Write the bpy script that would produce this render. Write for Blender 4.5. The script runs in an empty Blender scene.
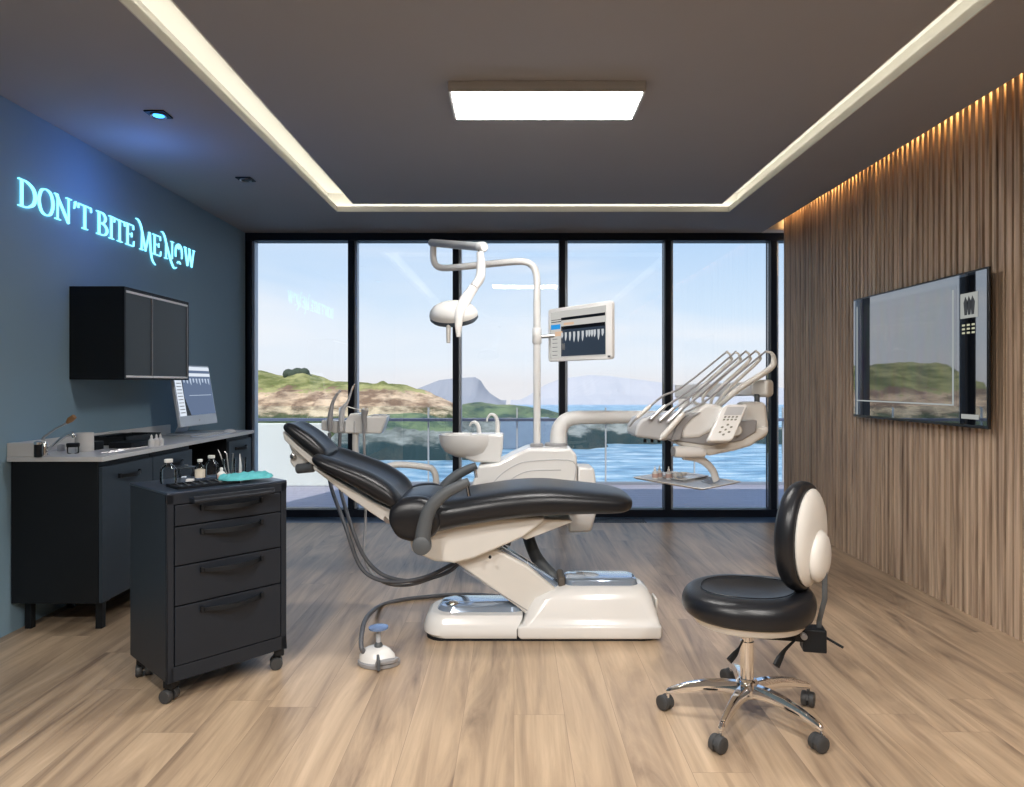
import bpy, bmesh, math, random
from mathutils import Vector, Matrix, noise
random.seed(7)
scene = bpy.context.scene
C = scene.collection
PI = math.pi
F = 680.0          # focal length in pixels of the 1024 px wide frame
CX, CY, HC = 514.0, 384.0, 1.31   # vanishing point and eye height

def at(px, py, Y):
    """point of the room seen at a pixel, at distance Y from the eye"""
    return Vector(((px - CX) * Y / F, Y, HC - (py - CY) * Y / F))
def on(px, py, z):
    """point of the horizontal plane at height z seen at a pixel"""
    return at(px, py, (HC - z) * F / (py - CY))

# ------------------------------------------------------------------ materials
MATS = {}
def nodes_of(m):
    m.use_nodes = True
    return m.node_tree.nodes, m.node_tree.links
def mat(name, col, rough=0.5, metal=0.0, var=0.04, scale=8.0, bump=0.0, coat=0.0, spec=0.5, emit=None, es=0.0, bscale=None):
    if name in MATS: return MATS[name]
    m = bpy.data.materials.new(name); n, l = nodes_of(m)
    b = n['Principled BSDF']
    tc = n.new('ShaderNodeTexCoord'); nz = n.new('ShaderNodeTexNoise')
    nz.inputs['Scale'].default_value = scale; nz.inputs['Detail'].default_value = 4
    l.new(tc.outputs['Object'], nz.inputs['Vector'])
    mx = n.new('ShaderNodeMix'); mx.data_type = 'RGBA'
    c = Vector(col)
    mx.inputs[6].default_value = (*(c * (1 - var)), 1); mx.inputs[7].default_value = (*[min(1, v * (1 + var)) for v in c], 1)
    l.new(nz.outputs['Fac'], mx.inputs[0]); l.new(mx.outputs[2], b.inputs['Base Color'])
    b.inputs['Roughness'].default_value = rough; b.inputs['Metallic'].default_value = metal
    b.inputs['Coat Weight'].default_value = coat; b.inputs['Coat Roughness'].default_value = 0.06
    b.inputs['Specular IOR Level'].default_value = spec
    if bump:
        bn = n.new('ShaderNodeTexNoise'); bn.inputs['Scale'].default_value = bscale or 120; bn.inputs['Detail'].default_value = 3
        l.new(tc.outputs['Object'], bn.inputs['Vector'])
        bp = n.new('ShaderNodeBump'); bp.inputs['Strength'].default_value = bump; bp.inputs['Distance'].default_value = 0.004
        l.new(bn.outputs['Fac'], bp.inputs['Height']); l.new(bp.outputs['Normal'], b.inputs['Normal'])
    if emit:
        b.inputs['Emission Color'].default_value = (*emit, 1); b.inputs['Emission Strength'].default_value = es
    MATS[name] = m
    return m
def glassy(name, tint, ior=1.5, gloss=(1, 1, 1)):
    m = bpy.data.materials.new(name); n, l = nodes_of(m); n.clear()
    o = n.new('ShaderNodeOutputMaterial'); t = n.new('ShaderNodeBsdfTransparent'); g = n.new('ShaderNodeBsdfGlossy')
    f = n.new('ShaderNodeFresnel'); f.inputs['IOR'].default_value = ior
    t.inputs['Color'].default_value = (*tint, 1); g.inputs['Roughness'].default_value = 0.0; g.inputs['Color'].default_value = (*gloss, 1)
    mx = n.new('ShaderNodeMixShader'); l.new(f.outputs[0], mx.inputs[0]); l.new(t.outputs[0], mx.inputs[1]); l.new(g.outputs[0], mx.inputs[2])
    l.new(mx.outputs[0], o.inputs['Surface']); MATS[name] = m
    return m
def emitter(name, col, s):
    m = bpy.data.materials.new(name); n, l = nodes_of(m); n.clear()
    o = n.new('ShaderNodeOutputMaterial'); e = n.new('ShaderNodeEmission')
    e.inputs['Color'].default_value = (*col, 1); e.inputs['Strength'].default_value = s
    l.new(e.outputs[0], o.inputs['Surface']); MATS[name] = m
    return m

def wood_floor():
    m = bpy.data.materials.new('oak_planks'); n, l = nodes_of(m); b = n['Principled BSDF']
    tc = n.new('ShaderNodeTexCoord'); sp = n.new('ShaderNodeSeparateXYZ'); l.new(tc.outputs['Object'], sp.inputs[0])
    dv = n.new('ShaderNodeMath'); dv.operation = 'DIVIDE'; l.new(sp.outputs['X'], dv.inputs[0]); dv.inputs[1].default_value = 0.20
    fl = n.new('ShaderNodeMath'); fl.operation = 'FLOOR'; l.new(dv.outputs[0], fl.inputs[0])
    wn = n.new('ShaderNodeTexWhiteNoise'); wn.noise_dimensions = '1D'; l.new(fl.outputs[0], wn.inputs['W'])
    sy = n.new('ShaderNodeMath'); sy.operation = 'MULTIPLY_ADD'; l.new(wn.outputs['Value'], sy.inputs[0]); sy.inputs[1].default_value = 1.9; l.new(sp.outputs['Y'], sy.inputs[2])
    cb = n.new('ShaderNodeCombineXYZ'); l.new(sy.outputs[0], cb.inputs['X']); l.new(sp.outputs['X'], cb.inputs['Y'])
    br = n.new('ShaderNodeTexBrick'); l.new(cb.outputs[0], br.inputs['Vector'])
    br.offset = 0.0; br.offset_frequency = 2
    for k, v in (('Scale', 1.0), ('Mortar Size', 0.0009), ('Mortar Smooth', 0.1), ('Bias', 0.0), ('Brick Width', 1.9), ('Row Height', 0.20)):
        br.inputs[k].default_value = v
    br.inputs['Color1'].default_value = (0, 0, 0, 1); br.inputs['Color2'].default_value = (1, 1, 1, 1); br.inputs['Mortar'].default_value = (0.5, 0.5, 0.5, 1)
    # per-plank offset of the grain
    off = n.new('ShaderNodeVectorMath'); off.operation = 'SCALE'; l.new(br.outputs['Color'], off.inputs[0]); off.inputs['Scale'].default_value = 23.0
    st = n.new('ShaderNodeMapping'); st.inputs['Scale'].default_value = (5.0, 0.5, 1); l.new(tc.outputs['Object'], st.inputs['Vector'])
    ad = n.new('ShaderNodeVectorMath'); ad.operation = 'ADD'; l.new(st.outputs[0], ad.inputs[0]); l.new(off.outputs[0], ad.inputs[1])
    n1 = n.new('ShaderNodeTexNoise'); n1.inputs['Scale'].default_value = 1.0; n1.inputs['Detail'].default_value = 7; n1.inputs['Roughness'].default_value = 0.6; n1.inputs['Distortion'].default_value = 2.2
    l.new(ad.outputs[0], n1.inputs['Vector'])
    st2 = n.new('ShaderNodeMapping'); st2.inputs['Scale'].default_value = (30, 1.6, 1); l.new(tc.outputs['Object'], st2.inputs['Vector'])
    ad2 = n.new('ShaderNodeVectorMath'); ad2.operation = 'ADD'; l.new(st2.outputs[0], ad2.inputs[0]); l.new(off.outputs[0], ad2.inputs[1])
    n2 = n.new('ShaderNodeTexNoise'); n2.inputs['Scale'].default_value = 1.0; n2.inputs['Detail'].default_value = 4; n2.inputs['Distortion'].default_value = 0.8
    l.new(ad2.outputs[0], n2.inputs['Vector'])
    cr = n.new('ShaderNodeValToRGB'); e = cr.color_ramp
    e.elements[0].position = 0.27; e.elements[0].color = (0.17, 0.120, 0.088, 1)
    e.elements[1].position = 0.74; e.elements[1].color = (0.66, 0.50, 0.345, 1)
    x = e.elements.new(0.40); x.color = (0.37, 0.27, 0.185, 1)
    x = e.elements.new(0.53); x.color = (0.50, 0.37, 0.25, 1)
    l.new(n1.outputs['Fac'], cr.inputs[0])
    g = n.new('ShaderNodeMix'); g.data_type = 'RGBA'; g.blend_type = 'MULTIPLY'; g.inputs[0].default_value = 0.5
    cr2 = n.new('ShaderNodeValToRGB'); cr2.color_ramp.elements[0].position = 0.35; cr2.color_ramp.elements[0].color = (0.76, 0.73, 0.71, 1)
    cr2.color_ramp.elements[1].position = 0.6; cr2.color_ramp.elements[1].color = (1, 1, 1, 1)
    l.new(n2.outputs['Fac'], cr2.inputs[0]); l.new(cr.outputs[0], g.inputs[6]); l.new(cr2.outputs[0], g.inputs[7])
    # plank to plank tone
    h = n.new('ShaderNodeHueSaturation'); mr = n.new('ShaderNodeMapRange'); mr.inputs['To Min'].default_value = 0.93; mr.inputs['To Max'].default_value = 1.08
    l.new(br.outputs['Color'], mr.inputs['Value']); l.new(mr.outputs[0], h.inputs['Value']); l.new(g.outputs[2], h.inputs['Color'])
    mo = n.new('ShaderNodeMix'); mo.data_type = 'RGBA'; l.new(br.outputs['Fac'], mo.inputs[0]); l.new(h.outputs[0], mo.inputs[6]); mo.inputs[7].default_value = (0.27, 0.195, 0.135, 1)
    l.new(mo.outputs[2], b.inputs['Base Color'])
    b.inputs['Roughness'].default_value = 0.38; b.inputs['Specular IOR Level'].default_value = 0.6
    bp = n.new('ShaderNodeBump'); bp.inputs['Strength'].default_value = 0.12; bp.inputs['Distance'].default_value = 0.003
    l.new(n2.outputs['Fac'], bp.inputs['Height']); l.new(bp.outputs[0], b.inputs['Normal'])
    MATS['oak_planks'] = m; return m

def slat_wood():
    m = bpy.data.materials.new('walnut_slats'); n, l = nodes_of(m); b = n['Principled BSDF']
    tc = n.new('ShaderNodeTexCoord'); st = n.new('ShaderNodeMapping'); st.inputs['Scale'].default_value = (20, 34, 1.3); l.new(tc.outputs['Object'], st.inputs['Vector'])
    n1 = n.new('ShaderNodeTexNoise'); n1.inputs['Scale'].default_value = 1; n1.inputs['Detail'].default_value = 5; n1.inputs['Distortion'].default_value = 0.7
    l.new(st.outputs[0], n1.inputs['Vector'])
    cr = n.new('ShaderNodeValToRGB'); e = cr.color_ramp
    e.elements[0].position = 0.3; e.elements[0].color = (0.26, 0.18, 0.13, 1)
    e.elements[1].position = 0.72; e.elements[1].color = (0.76, 0.59, 0.43, 1)
    x = e.elements.new(0.5); x.color = (0.54, 0.405, 0.295, 1)
    l.new(n1.outputs['Fac'], cr.inputs[0]); l.new(cr.outputs[0], b.inputs['Base Color'])
    b.inputs['Roughness'].default_value = 0.5; b.inputs['Specular IOR Level'].default_value = 0.35
    MATS['walnut_slats'] = m; return m

def water():
    m = bpy.data.materials.new('sea_water'); n, l = nodes_of(m); b = n['Principled BSDF']
    tc = n.new('ShaderNodeTexCoord')
    st = n.new('ShaderNodeMapping'); st.inputs['Scale'].default_value = (0.09, 0.22, 1); l.new(tc.outputs['Object'], st.inputs['Vector'])
    n1 = n.new('ShaderNodeTexNoise'); n1.inputs['Scale'].default_value = 1; n1.inputs['Detail'].default_value = 8; n1.inputs['Roughness'].default_value = 0.62; n1.inputs['Distortion'].default_value = 0.5
    l.new(st.outputs[0], n1.inputs['Vector'])
    cr = n.new('ShaderNodeValToRGB'); e = cr.color_ramp
    e.elements[0].position = 0.36; e.elements[0].color = (0.09, 0.22, 0.38, 1)
    e.elements[1].position = 0.66; e.elements[1].color = (0.72, 0.80, 0.88, 1)
    x = e.elements.new(0.5); x.color = (0.24, 0.44, 0.62, 1)
    l.new(n1.outputs['Fac'], cr.inputs[0]); l.new(cr.outputs[0], b.inputs['Base Color'])
    b.inputs['Roughness'].default_value = 0.35; b.inputs['Specular IOR Level'].default_value = 0.3
    bp = n.new('ShaderNodeBump'); bp.inputs['Strength'].default_value = 0.6; bp.inputs['Distance'].default_value = 1.0
    l.new(n1.outputs['Fac'], bp.inputs['Height']); l.new(bp.outputs[0], b.inputs['Normal'])
    MATS['sea_water'] = m; return m

def land(name, grass1, grass2, rock1, rock2, zlo, zhi, s=0.12):
    m = bpy.data.materials.new(name); n, l = nodes_of(m); b = n['Principled BSDF']
    tc = n.new('ShaderNodeTexCoord'); ge = n.new('ShaderNodeNewGeometry')
    st = n.new('ShaderNodeMapping'); st.inputs['Scale'].default_value = (s, s * .6, s * 3.2); l.new(tc.outputs['Object'], st.inputs['Vector'])
    n1 = n.new('ShaderNodeTexNoise'); n1.inputs['Scale'].default_value = 1; n1.inputs['Detail'].default_value = 9; n1.inputs['Roughness'].default_value = 0.65
    l.new(st.outputs[0], n1.inputs['Vector'])
    def ramp(a, c, p0=.42, p1=.6):
        r = n.new('ShaderNodeValToRGB'); r.color_ramp.elements[0].position = p0; r.color_ramp.elements[1].position = p1
        r.color_ramp.elements[0].color = (*a, 1); r.color_ramp.elements[1].color = (*c, 1); l.new(n1.outputs['Fac'], r.inputs[0]); return r
    gr = ramp(grass1, grass2); rk = ramp(rock1, rock2)
    sp = n.new('ShaderNodeSeparateXYZ'); l.new(tc.outputs['Object'], sp.inputs[0])
    mr = n.new('ShaderNodeMapRange'); mr.inputs['From Min'].default_value = zlo; mr.inputs['From Max'].default_value = zhi; l.new(sp.outputs['Z'], mr.inputs['Value'])
    ma = n.new('ShaderNodeMath'); ma.operation = 'MULTIPLY_ADD'; l.new(n1.outputs['Fac'], ma.inputs[0]); ma.inputs[1].default_value = 0.5; l.new(mr.outputs[0], ma.inputs[2])
    r2 = n.new('ShaderNodeValToRGB'); e = r2.color_ramp
    e.elements[0].position = 0.98; e.elements[0].color = (0, 0, 0, 1); e.elements[1].position = 1.06; e.elements[1].color = (1, 1, 1, 1)
    l.new(ma.outputs[0], r2.inputs[0])
    r3 = n.new('ShaderNodeValToRGB'); e = r3.color_ramp
    e.elements[0].position = 0.66; e.elements[0].color = (1, 1, 1, 1); e.elements[1].position = 0.74; e.elements[1].color = (0, 0, 0, 1)
    l.new(ma.outputs[0], r3.inputs[0])
    mx = n.new('ShaderNodeMix'); mx.data_type = 'RGBA'; l.new(r2.outputs[0], mx.inputs[0]); l.new(rk.outputs[0], mx.inputs[6]); l.new(gr.outputs[0], mx.inputs[7])
    low = n.new('ShaderNodeMix'); low.data_type = 'RGBA'; l.new(r3.outputs[0], low.inputs[0]); l.new(mx.outputs[2], low.inputs[6]); low.inputs[7].default_value = (grass1[0] * .55, grass1[1] * .6, grass1[2] * .8, 1)
    l.new(low.outputs[2], b.inputs['Base Color'])
    b.inputs['Roughness'].default_value = 0.95; b.inputs['Specular IOR Level'].default_value = 0.1
    MATS[name] = m; return m

white = mat('white_enamel', (0.80, 0.80, 0.79), 0.22, var=0.01, coat=0.3)
cream = mat('cream_plastic', (0.68, 0.665, 0.63), 0.38, var=0.015)
offw = mat('matt_white_plastic', (0.79, 0.79, 0.78), 0.45, var=0.015)
leather = mat('black_leather', (0.009, 0.010, 0.013), 0.33, var=0.15, bump=0.12, bscale=260, spec=0.42)
armgrey = mat('dark_grey_rubber', (0.085, 0.095, 0.105), 0.5, bump=0.1)
hosegrey = mat('grey_hose_rubber', (0.11, 0.115, 0.13), 0.45)
midgrey = mat('mid_grey_plastic', (0.30, 0.30, 0.31), 0.4)
palegrey = mat('pale_grey_plastic', (0.50, 0.51, 0.53), 0.35)
steel = mat('brushed_steel', (0.55, 0.55, 0.56), 0.28, metal=1.0)
chrome = mat('polished_chrome', (0.85, 0.85, 0.86), 0.06, metal=1.0, var=0.005)
clearcover = mat('glossy_blue_grey_cover', (0.42, 0.52, 0.66), 0.08, metal=0.6, var=0.01, coat=0.5)
blackm = mat('black_powder_metal', (0.007, 0.009, 0.012), 0.5, var=0.1, spec=0.3)
charcoal = mat('charcoal_powder_metal', (0.014, 0.019, 0.028), 0.45, var=0.06, spec=0.35)
slate = mat('slate_blue_laminate', (0.030, 0.044, 0.062), 0.5, var=0.05, spec=0.35)
castor = mat('castor_rubber', (0.045, 0.047, 0.05), 0.55)
stone = mat('white_composite_stone', (0.70, 0.71, 0.72), 0.3, var=0.03, scale=25)
frame_m = mat('window_frame_black', (0.006, 0.010, 0.020), 0.5, var=0.05, spec=0.25)
alu = mat('anodised_aluminium', (0.42, 0.47, 0.54), 0.35, metal=0.5)
ceil_m = mat('grey_ceiling_paint', (0.375, 0.375, 0.40), 0.85, var=0.02, scale=3)
cove_m = mat('cove_white_paint', (0.74, 0.73, 0.68), 0.8, var=0.01)
blue_m = mat('slate_blue_wall_paint', (0.25, 0.39, 0.50), 0.7, var=0.04, scale=2.5)
front_m = mat('warm_white_wall_paint', (0.72, 0.70, 0.68), 0.8, var=0.02)
backing = mat('dark_walnut_backing', (0.10, 0.06, 0.036), 0.7, var=0.1)
glass_w = glassy('window_glass', (0.985, 0.99, 0.99), 1.56)
glass_b = glassy('balustrade_glass', (0.94, 0.985, 0.98), 1.25)
glass_c = glassy('clear_bottle_glass', (0.98, 0.99, 1.0), 1.32)
oak = wood_floor(); slatw = slat_wood(); sea_m = water()

# ------------------------------------------------------------------ mesh building
ORG = {}
def smooth_path(pts, n=8):
    P = [Vector(p) for p in pts]
    if len(P) < 3: return P
    out = []
    for i in range(len(P) - 1):
        p0 = P[i - 1] if i else P[0] * 2 - P[1]
        p1, p2 = P[i], P[i + 1]
        p3 = P[i + 2] if i + 2 < len(P) else P[-1] * 2 - P[-2]
        for k in range(n):
            t = k / n
            out.append(0.5 * ((2 * p1) + (-p0 + p2) * t + (2 * p0 - 5 * p1 + 4 * p2 - p3) * t * t + (-p0 + 3 * p1 - 3 * p2 + p3) * t ** 3))
    out.append(P[-1]); return out
def resample(pts, n):
    P = [Vector(p) for p in pts]; L = [0]
    for a, b in zip(P, P[1:]): L.append(L[-1] + (b - a).length)
    out = []
    for i in range(n):
        d = L[-1] * i / (n - 1); k = 0
        while k < len(L) - 2 and L[k + 1] < d: k += 1
        t = 0 if L[k + 1] == L[k] else (d - L[k]) / (L[k + 1] - L[k])
        out.append(P[k].lerp(P[k + 1], min(1, t)))
    return out

class MB:
    def __init__(s): s.bm = bmesh.new()
    def face(s, vs):
        try: return s.bm.faces.new(vs)
        except ValueError: return None
    def box(s, x0, x1, y0, y1, z0, z1, M=None):
        v = [s.bm.verts.new((x, y, z)) for x in (x0, x1) for y in (y0, y1) for z in (z0, z1)]
        if M:
            for q in v: q.co = M @ q.co
        for f in ((0, 1, 3, 2), (4, 6, 7, 5), (0, 4, 5, 1), (2, 3, 7, 6), (0, 2, 6, 4), (1, 5, 7, 3)): s.face([v[i] for i in f])
        return s
    def loft(s, rings, cap=True, closed=True):
        R = [[s.bm.verts.new(p) for p in r] for r in rings]
        n = len(R[0])
        for a, b in zip(R, R[1:]):
            for i in range(n if closed else n - 1):
                j = (i + 1) % n; s.face([a[i], a[j], b[j], b[i]])
        if cap: s.face(list(reversed(R[0]))); s.face(R[-1])
        return s
    def tube(s, pts, r, n=12, sm=0, flat=1.0, cap=True):
        P = smooth_path(pts, sm) if sm else [Vector(p) for p in pts]
        rad = r if isinstance(r, (list, tuple)) else [r] * len(P)
        if len(rad) != len(P):
            rad = [rad[int(i * (len(rad) - 1) / (len(P) - 1))] + (rad[min(len(rad) - 1, int(i * (len(rad) - 1) / (len(P) - 1)) + 1)] - rad[int(i * (len(rad) - 1) / (len(P) - 1))]) * ((i * (len(rad) - 1) / (len(P) - 1)) % 1) for i in range(len(P))]
        t = (P[1] - P[0]).normalized(); up = Vector((0, 1, 0)) if abs(t.y) < .8 else Vector((1, 0, 0))
        u = t.cross(up).normalized(); rings = []
        for i, p in enumerate(P):
            t2 = (P[min(i + 1, len(P) - 1)] - P[max(i - 1, 0)])
            if t2.length > 1e-9: t2.normalize()
            else: t2 = t
            q = t.rotation_difference(t2); u = q @ u; t = t2
            u = (u - t * u.dot(t)).normalized(); v = t.cross(u)
            rings.append([p + (u * math.cos(2 * PI * k / n) + v * flat * math.sin(2 * PI * k / n)) * rad[i] for k in range(n)])
        return s.loft(rings, cap)
    def lathe(s, prof, o=(0, 0, 0), ax=(0, 0, 1), n=24, cap=True):
        o = Vector(o); ax = Vector(ax).normalized(); q = Vector((0, 0, 1)).rotation_difference(ax)
        return s.loft([[o + q @ Vector((max(r, 1e-4) * math.cos(2 * PI * k / n), max(r, 1e-4) * math.sin(2 * PI * k / n), h)) for k in range(n)] for r, h in prof], cap)
    def prism(s, pts, a, b, M=None, axis='y'):
        f = (lambda p, d: Vector((p[0], d, p[1]))) if axis == 'y' else ((lambda p, d: Vector((p[0], p[1], d))) if axis == 'z' else (lambda p, d: Vector((d, p[0], p[1]))))
        r = [[(M @ f(p, d)) if M else f(p, d) for p in pts] for d in (a, b)]
        return s.loft(r)
    def ell(s, c, rx, ry, rz, M=None, nu=20, nv=12):
        c = Vector(c); M = M or Matrix()
        rings = [[c + M @ Vector((rx * math.sin(PI * j / nv) * math.cos(2 * PI * i / nu), ry * math.sin(PI * j / nv) * math.sin(2 * PI * i / nu), rz * math.cos(PI * j / nv))) for i in range(nu)] for j in range(1, nv)]
        s.loft(rings, False)
        s.bm.verts.ensure_lookup_table()
        k = len(s.bm.verts) - nu * (nv - 1)
        a = s.bm.verts.new(c + M @ Vector((0, 0, rz))); b = s.bm.verts.new(c - M @ Vector((0, 0, rz))); s.bm.verts.ensure_lookup_table()
        for i in range(nu):
            s.face([s.bm.verts[k + (i + 1) % nu], s.bm.verts[k + i], a]); m = k + nu * (nv - 2)
            s.face([s.bm.verts[m + i], s.bm.verts[m + (i + 1) % nu], b])
        return s
    def build(s, name, m, parent=None, bevel=0, seg=3, sub=0, smooth=True, angle=35):
        bmesh.ops.remove_doubles(s.bm, verts=s.bm.verts, dist=1e-6)
        bmesh.ops.recalc_face_normals(s.bm, faces=s.bm.faces)
        me = bpy.data.meshes.new(name)
        if parent is not None:
            og = ORG.get(parent.name, Vector())
            if og.length: bmesh.ops.translate(s.bm, verts=s.bm.verts, vec=-og)
        s.bm.to_mesh(me); s.bm.free()
        o = bpy.data.objects.new(name, me); C.objects.link(o)
        if isinstance(m, str): m = MATS[m]
        me.materials.append(m)
        if smooth:
            me.shade_smooth() if hasattr(me, 'shade_smooth') else None
            if hasattr(me, 'set_sharp_from_angle'): me.set_sharp_from_angle(angle=math.radians(angle))
        if bevel:
            b = o.modifiers.new('bevel', 'BEVEL'); b.width = bevel; b.segments = seg; b.limit_method = 'ANGLE'; b.angle_limit = math.radians(40)
            b.harden_normals = False
        if sub:
            q = o.modifiers.new('sub', 'SUBSURF'); q.levels = sub; q.render_levels = sub
        if parent is not None:
            o.parent = parent; ORG[o.name] = ORG.get(parent.name, Vector())
        return o

def tag(o, label=None, cat=None, group=None, kind=None):
    if label: o['label'] = label
    if cat: o['category'] = cat
    if group: o['group'] = group
    if kind: o['kind'] = kind
    return o
def thing(name, loc, label, cat, group=None, rz=0.0, local=False):
    o = bpy.data.objects.new(name, None); C.objects.link(o); o.location = loc; o.rotation_euler = (0, 0, rz)
    o.empty_display_size = 0.1
    ORG[o.name] = Vector() if local else Vector(loc)
    return tag(o, label, cat, group)
def struct(name, mb, m, parent=None, **k):
    o = mb.build(name, m, parent, **k)
    if parent is None: o['kind'] = 'structure'
    return o
def sbase(name, loc=(0, 0, 0)):
    o = bpy.data.objects.new(name, None); C.objects.link(o); o.location = loc; o['kind'] = 'structure'; ORG[o.name] = Vector(loc); return o
def copy_tree(o, parent=None):
    c = o.copy(); C.objects.link(c)
    if parent is not None: c.parent = parent
    for ch in list(o.children): copy_tree(ch, c)
    return c

def pad(mb, top, bot, yc, w, N=18, bol=0.0, K=20, e=0.55, wprof=None, endr=0.35):
    """upholstered cushion lofted between a top and a bottom outline given in X, Z; raised side bolsters when bol > 0"""
    T = resample(smooth_path([(p[0], 0, p[1]) for p in top], 6), N); B = resample(smooth_path([(p[0], 0, p[1]) for p in bot], 6), N)
    rings = []
    for i in range(N):
        c = (T[i] + B[i]) / 2; h = (T[i] - B[i]); t = h.length / 2; nn = h.normalized() if t > 1e-6 else Vector((0, 0, 1))
        s = i / (N - 1); en = min(s, 1 - s) / endr
        ww = w * (wprof(s) if wprof else (1 if en >= 1 else math.sqrt(1 - (1 - en) ** 2) * .28 + .72))
        r = []
        for k in range(K):
            a = 2 * PI * k / K; ca, sa = math.cos(a), math.sin(a)
            y = ww * math.copysign(abs(ca) ** e, ca); z = t * math.copysign(abs(sa) ** 0.7, sa)
            if z > 0 and bol: z -= bol * (1 - min(1, (abs(y) / w) / .62) ** 3) * min(1, en * 1.2)
            r.append(c + Vector((0, yc + y, 0)) + nn * z)
        rings.append(r)
    return mb.loft(rings)
# ------------------------------------------------------------------ the room
XL, XR, YB, YF, ZC = -2.65, 2.58, 6.79, -1.6, 2.80
struct('floor', MB().box(XL - .1, 2.80, YF - .1, 6.42, -.08, 0), oak, smooth=False)
struct('wall_left', MB().box(XL - .12, XL, YF - .1, YB + .1, -.08, 3.1), blue_m, smooth=False)
struct('wall_front', MB().box(XL - .12, 2.80, YF - .12, YF, -.08, 3.1), front_m, smooth=False)
wr = struct('wall_right', MB().box(2.640, 2.80, YF, 6.53, 0, 3.1), backing, smooth=False)
mb = MB(); y = YF + .02
while y < 6.49:
    w = .036 + random.uniform(-.006, .004)
    mb.box(XR, 2.604, y, y + w, 0, 2.99); y += .0555
sl = mb.build('slat_cladding', slatw, wr, smooth=False, bevel=.0)
# ceiling with the recessed light channel
CL, CR_, CB, CF = -1.535, 1.865, 5.88, .45      # outer edges of the channel
IL, IR, IB, IF_ = -1.325, 1.715, 5.62, .65     # inner edges
mb = MB()
RX = 2.435
mb.box(XL - .1, CL, YF - .1, YB + .1, ZC, ZC + .03).box(CR_, RX, YF - .1, YB + .1, ZC, ZC + .03)
mb.box(CL, CR_, CB, YB + .1, ZC, ZC + .03).box(CL, CR_, YF - .1, CF, ZC, ZC + .03)
mb.box(IL, IR, IF_, IB, ZC, ZC + .28)
mb.box(XL - .1, 2.80, YF - .1, YB + .1, 3.02, 3.10)
mb.box(RX - .03, RX, YF, YB, ZC + .03, ZC + .24)
struct('ceiling', mb, ceil_m, smooth=False)
struct('trim_4', MB().box(RX + .001, 2.80, 6.56, YB + .1, ZC, 3.02), cove_m, smooth=False)
mb = MB()  # white lining of the channel
mb.box(CL - .10, CR_ + .10, CF - .10, CB + .10, 2.985, 3.0)
o = .11
for (a, b, c, d) in ((CL - o, CL - o + .012, CF - o, CB + o), (CR_ + o - .012, CR_ + o, CF - o, CB + o)): mb.box(a, b, c, d, 2.83, 2.99)
mb.box(CL - o, CR_ + o, CB + o - .012, CB + o, 2.83, 2.99).box(CL - o, CR_ + o, CF - o, CF - o + .012, 2.83, 2.99)
mb.box(IL - .008, IL, IF_, IB, 2.80, 2.99).box(IR, IR + .008, IF_, IB, 2.80, 2.99).box(IL - .008, IR + .008, IB, IB + .008, 2.80, 2.99)
mb.box(CL, CL + .007, CF, CB, 2.799, 2.845).box(CR_ - .007, CR_, CF, CB, 2.799, 2.845).box(CL, CR_, CB - .007, CB, 2.799, 2.845)
struct('trim_1', mb, cove_m, smooth=False)
led = emitter('cool_white_led_strip', (1.0, 0.94, 0.82), 6.5)
mb = MB()
mb.box(CL - .085, CL - .055, CF, CB, 2.835, 2.845).box(CR_ + .055, CR_ + .085, CF, CB, 2.835, 2.845).box(CL - .08, CR_ + .08, CB + .055, CB + .085, 2.835, 2.845)
t = mb.build('light_strip', led, smooth=False); tag(t, 'warm white strip light hidden inside the ceiling channel', 'strip light')
amber = emitter('amber_led_strip', (1.0, 0.60, 0.24), 45.0)
t = MB().box(2.606, 2.636, YF + .05, 6.5, 2.90, 2.91).build('light_strip', amber, smooth=False)
tag(t, 'amber strip light washing the top of the wooden slat wall', 'strip light')
# floor convector strip below the glazing
mb = MB().box(XL, 2.80, 6.42, 6.70, -.05, -.003)
struct('trim_2', mb, mat('trench_grey_metal', (.10, .17, .28), .3, metal=.2), smooth=False)
mb = MB()
x = -.2
while x < 1.25:
    mb.box(x, x + .014, 6.43, 6.59, -.004, .003); x += .024
for yy in (6.47, 6.51, 6.55): mb.box(-.2, 1.25, yy, yy + .006, -.004, .002)
g = mb.build('floor_grille', mat('grille_black', (.02, .025, .035), .4), smooth=False); tag(g, 'dark slotted convector grille in the floor below the window', 'grille')
# glazing
MX = [-2.625, -1.61, -.577, .476, 1.52, 2.565]
mxs = [XL - .1] + MX[1:5] + [MX[5], 2.80]
struct('trim_3', MB().box(XL, 2.80, 6.70, YB + .06, 2.725, ZC + .0).box(XL, 2.80, 6.70, YB + .06, -.05, .07), frame_m, bevel=.004, smooth=False)
k = 0
for i, (a, b) in enumerate(((-2.625, -1.61), (-1.61, -.577), (-.577, .476), (.476, 1.52), (1.52, 2.565), (2.565, 2.80))):
    w = sbase('window_%d' % (i + 1), (a, YB, 0))
    mbf = MB().box(a - .029, a + .029, 6.705, YB + .06, .07, 2.73)
    if i == 0: mbf.box(XL, a, 6.705, YB + .06, .07, 2.73)
    mbf.build('window_frame', frame_m, w, bevel=.003, smooth=False)
    MB().box(a + .029, a + .056, 6.735, YB + .04, .075, 2.725).build('glazing_bead', alu, w, bevel=.003, smooth=False)
    MB().box(a + .03, b - .03 if i < 5 else b, YB - .004, YB + .004, .075, 2.725).build('glass_pane', glass_w, w, smooth=False)

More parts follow.
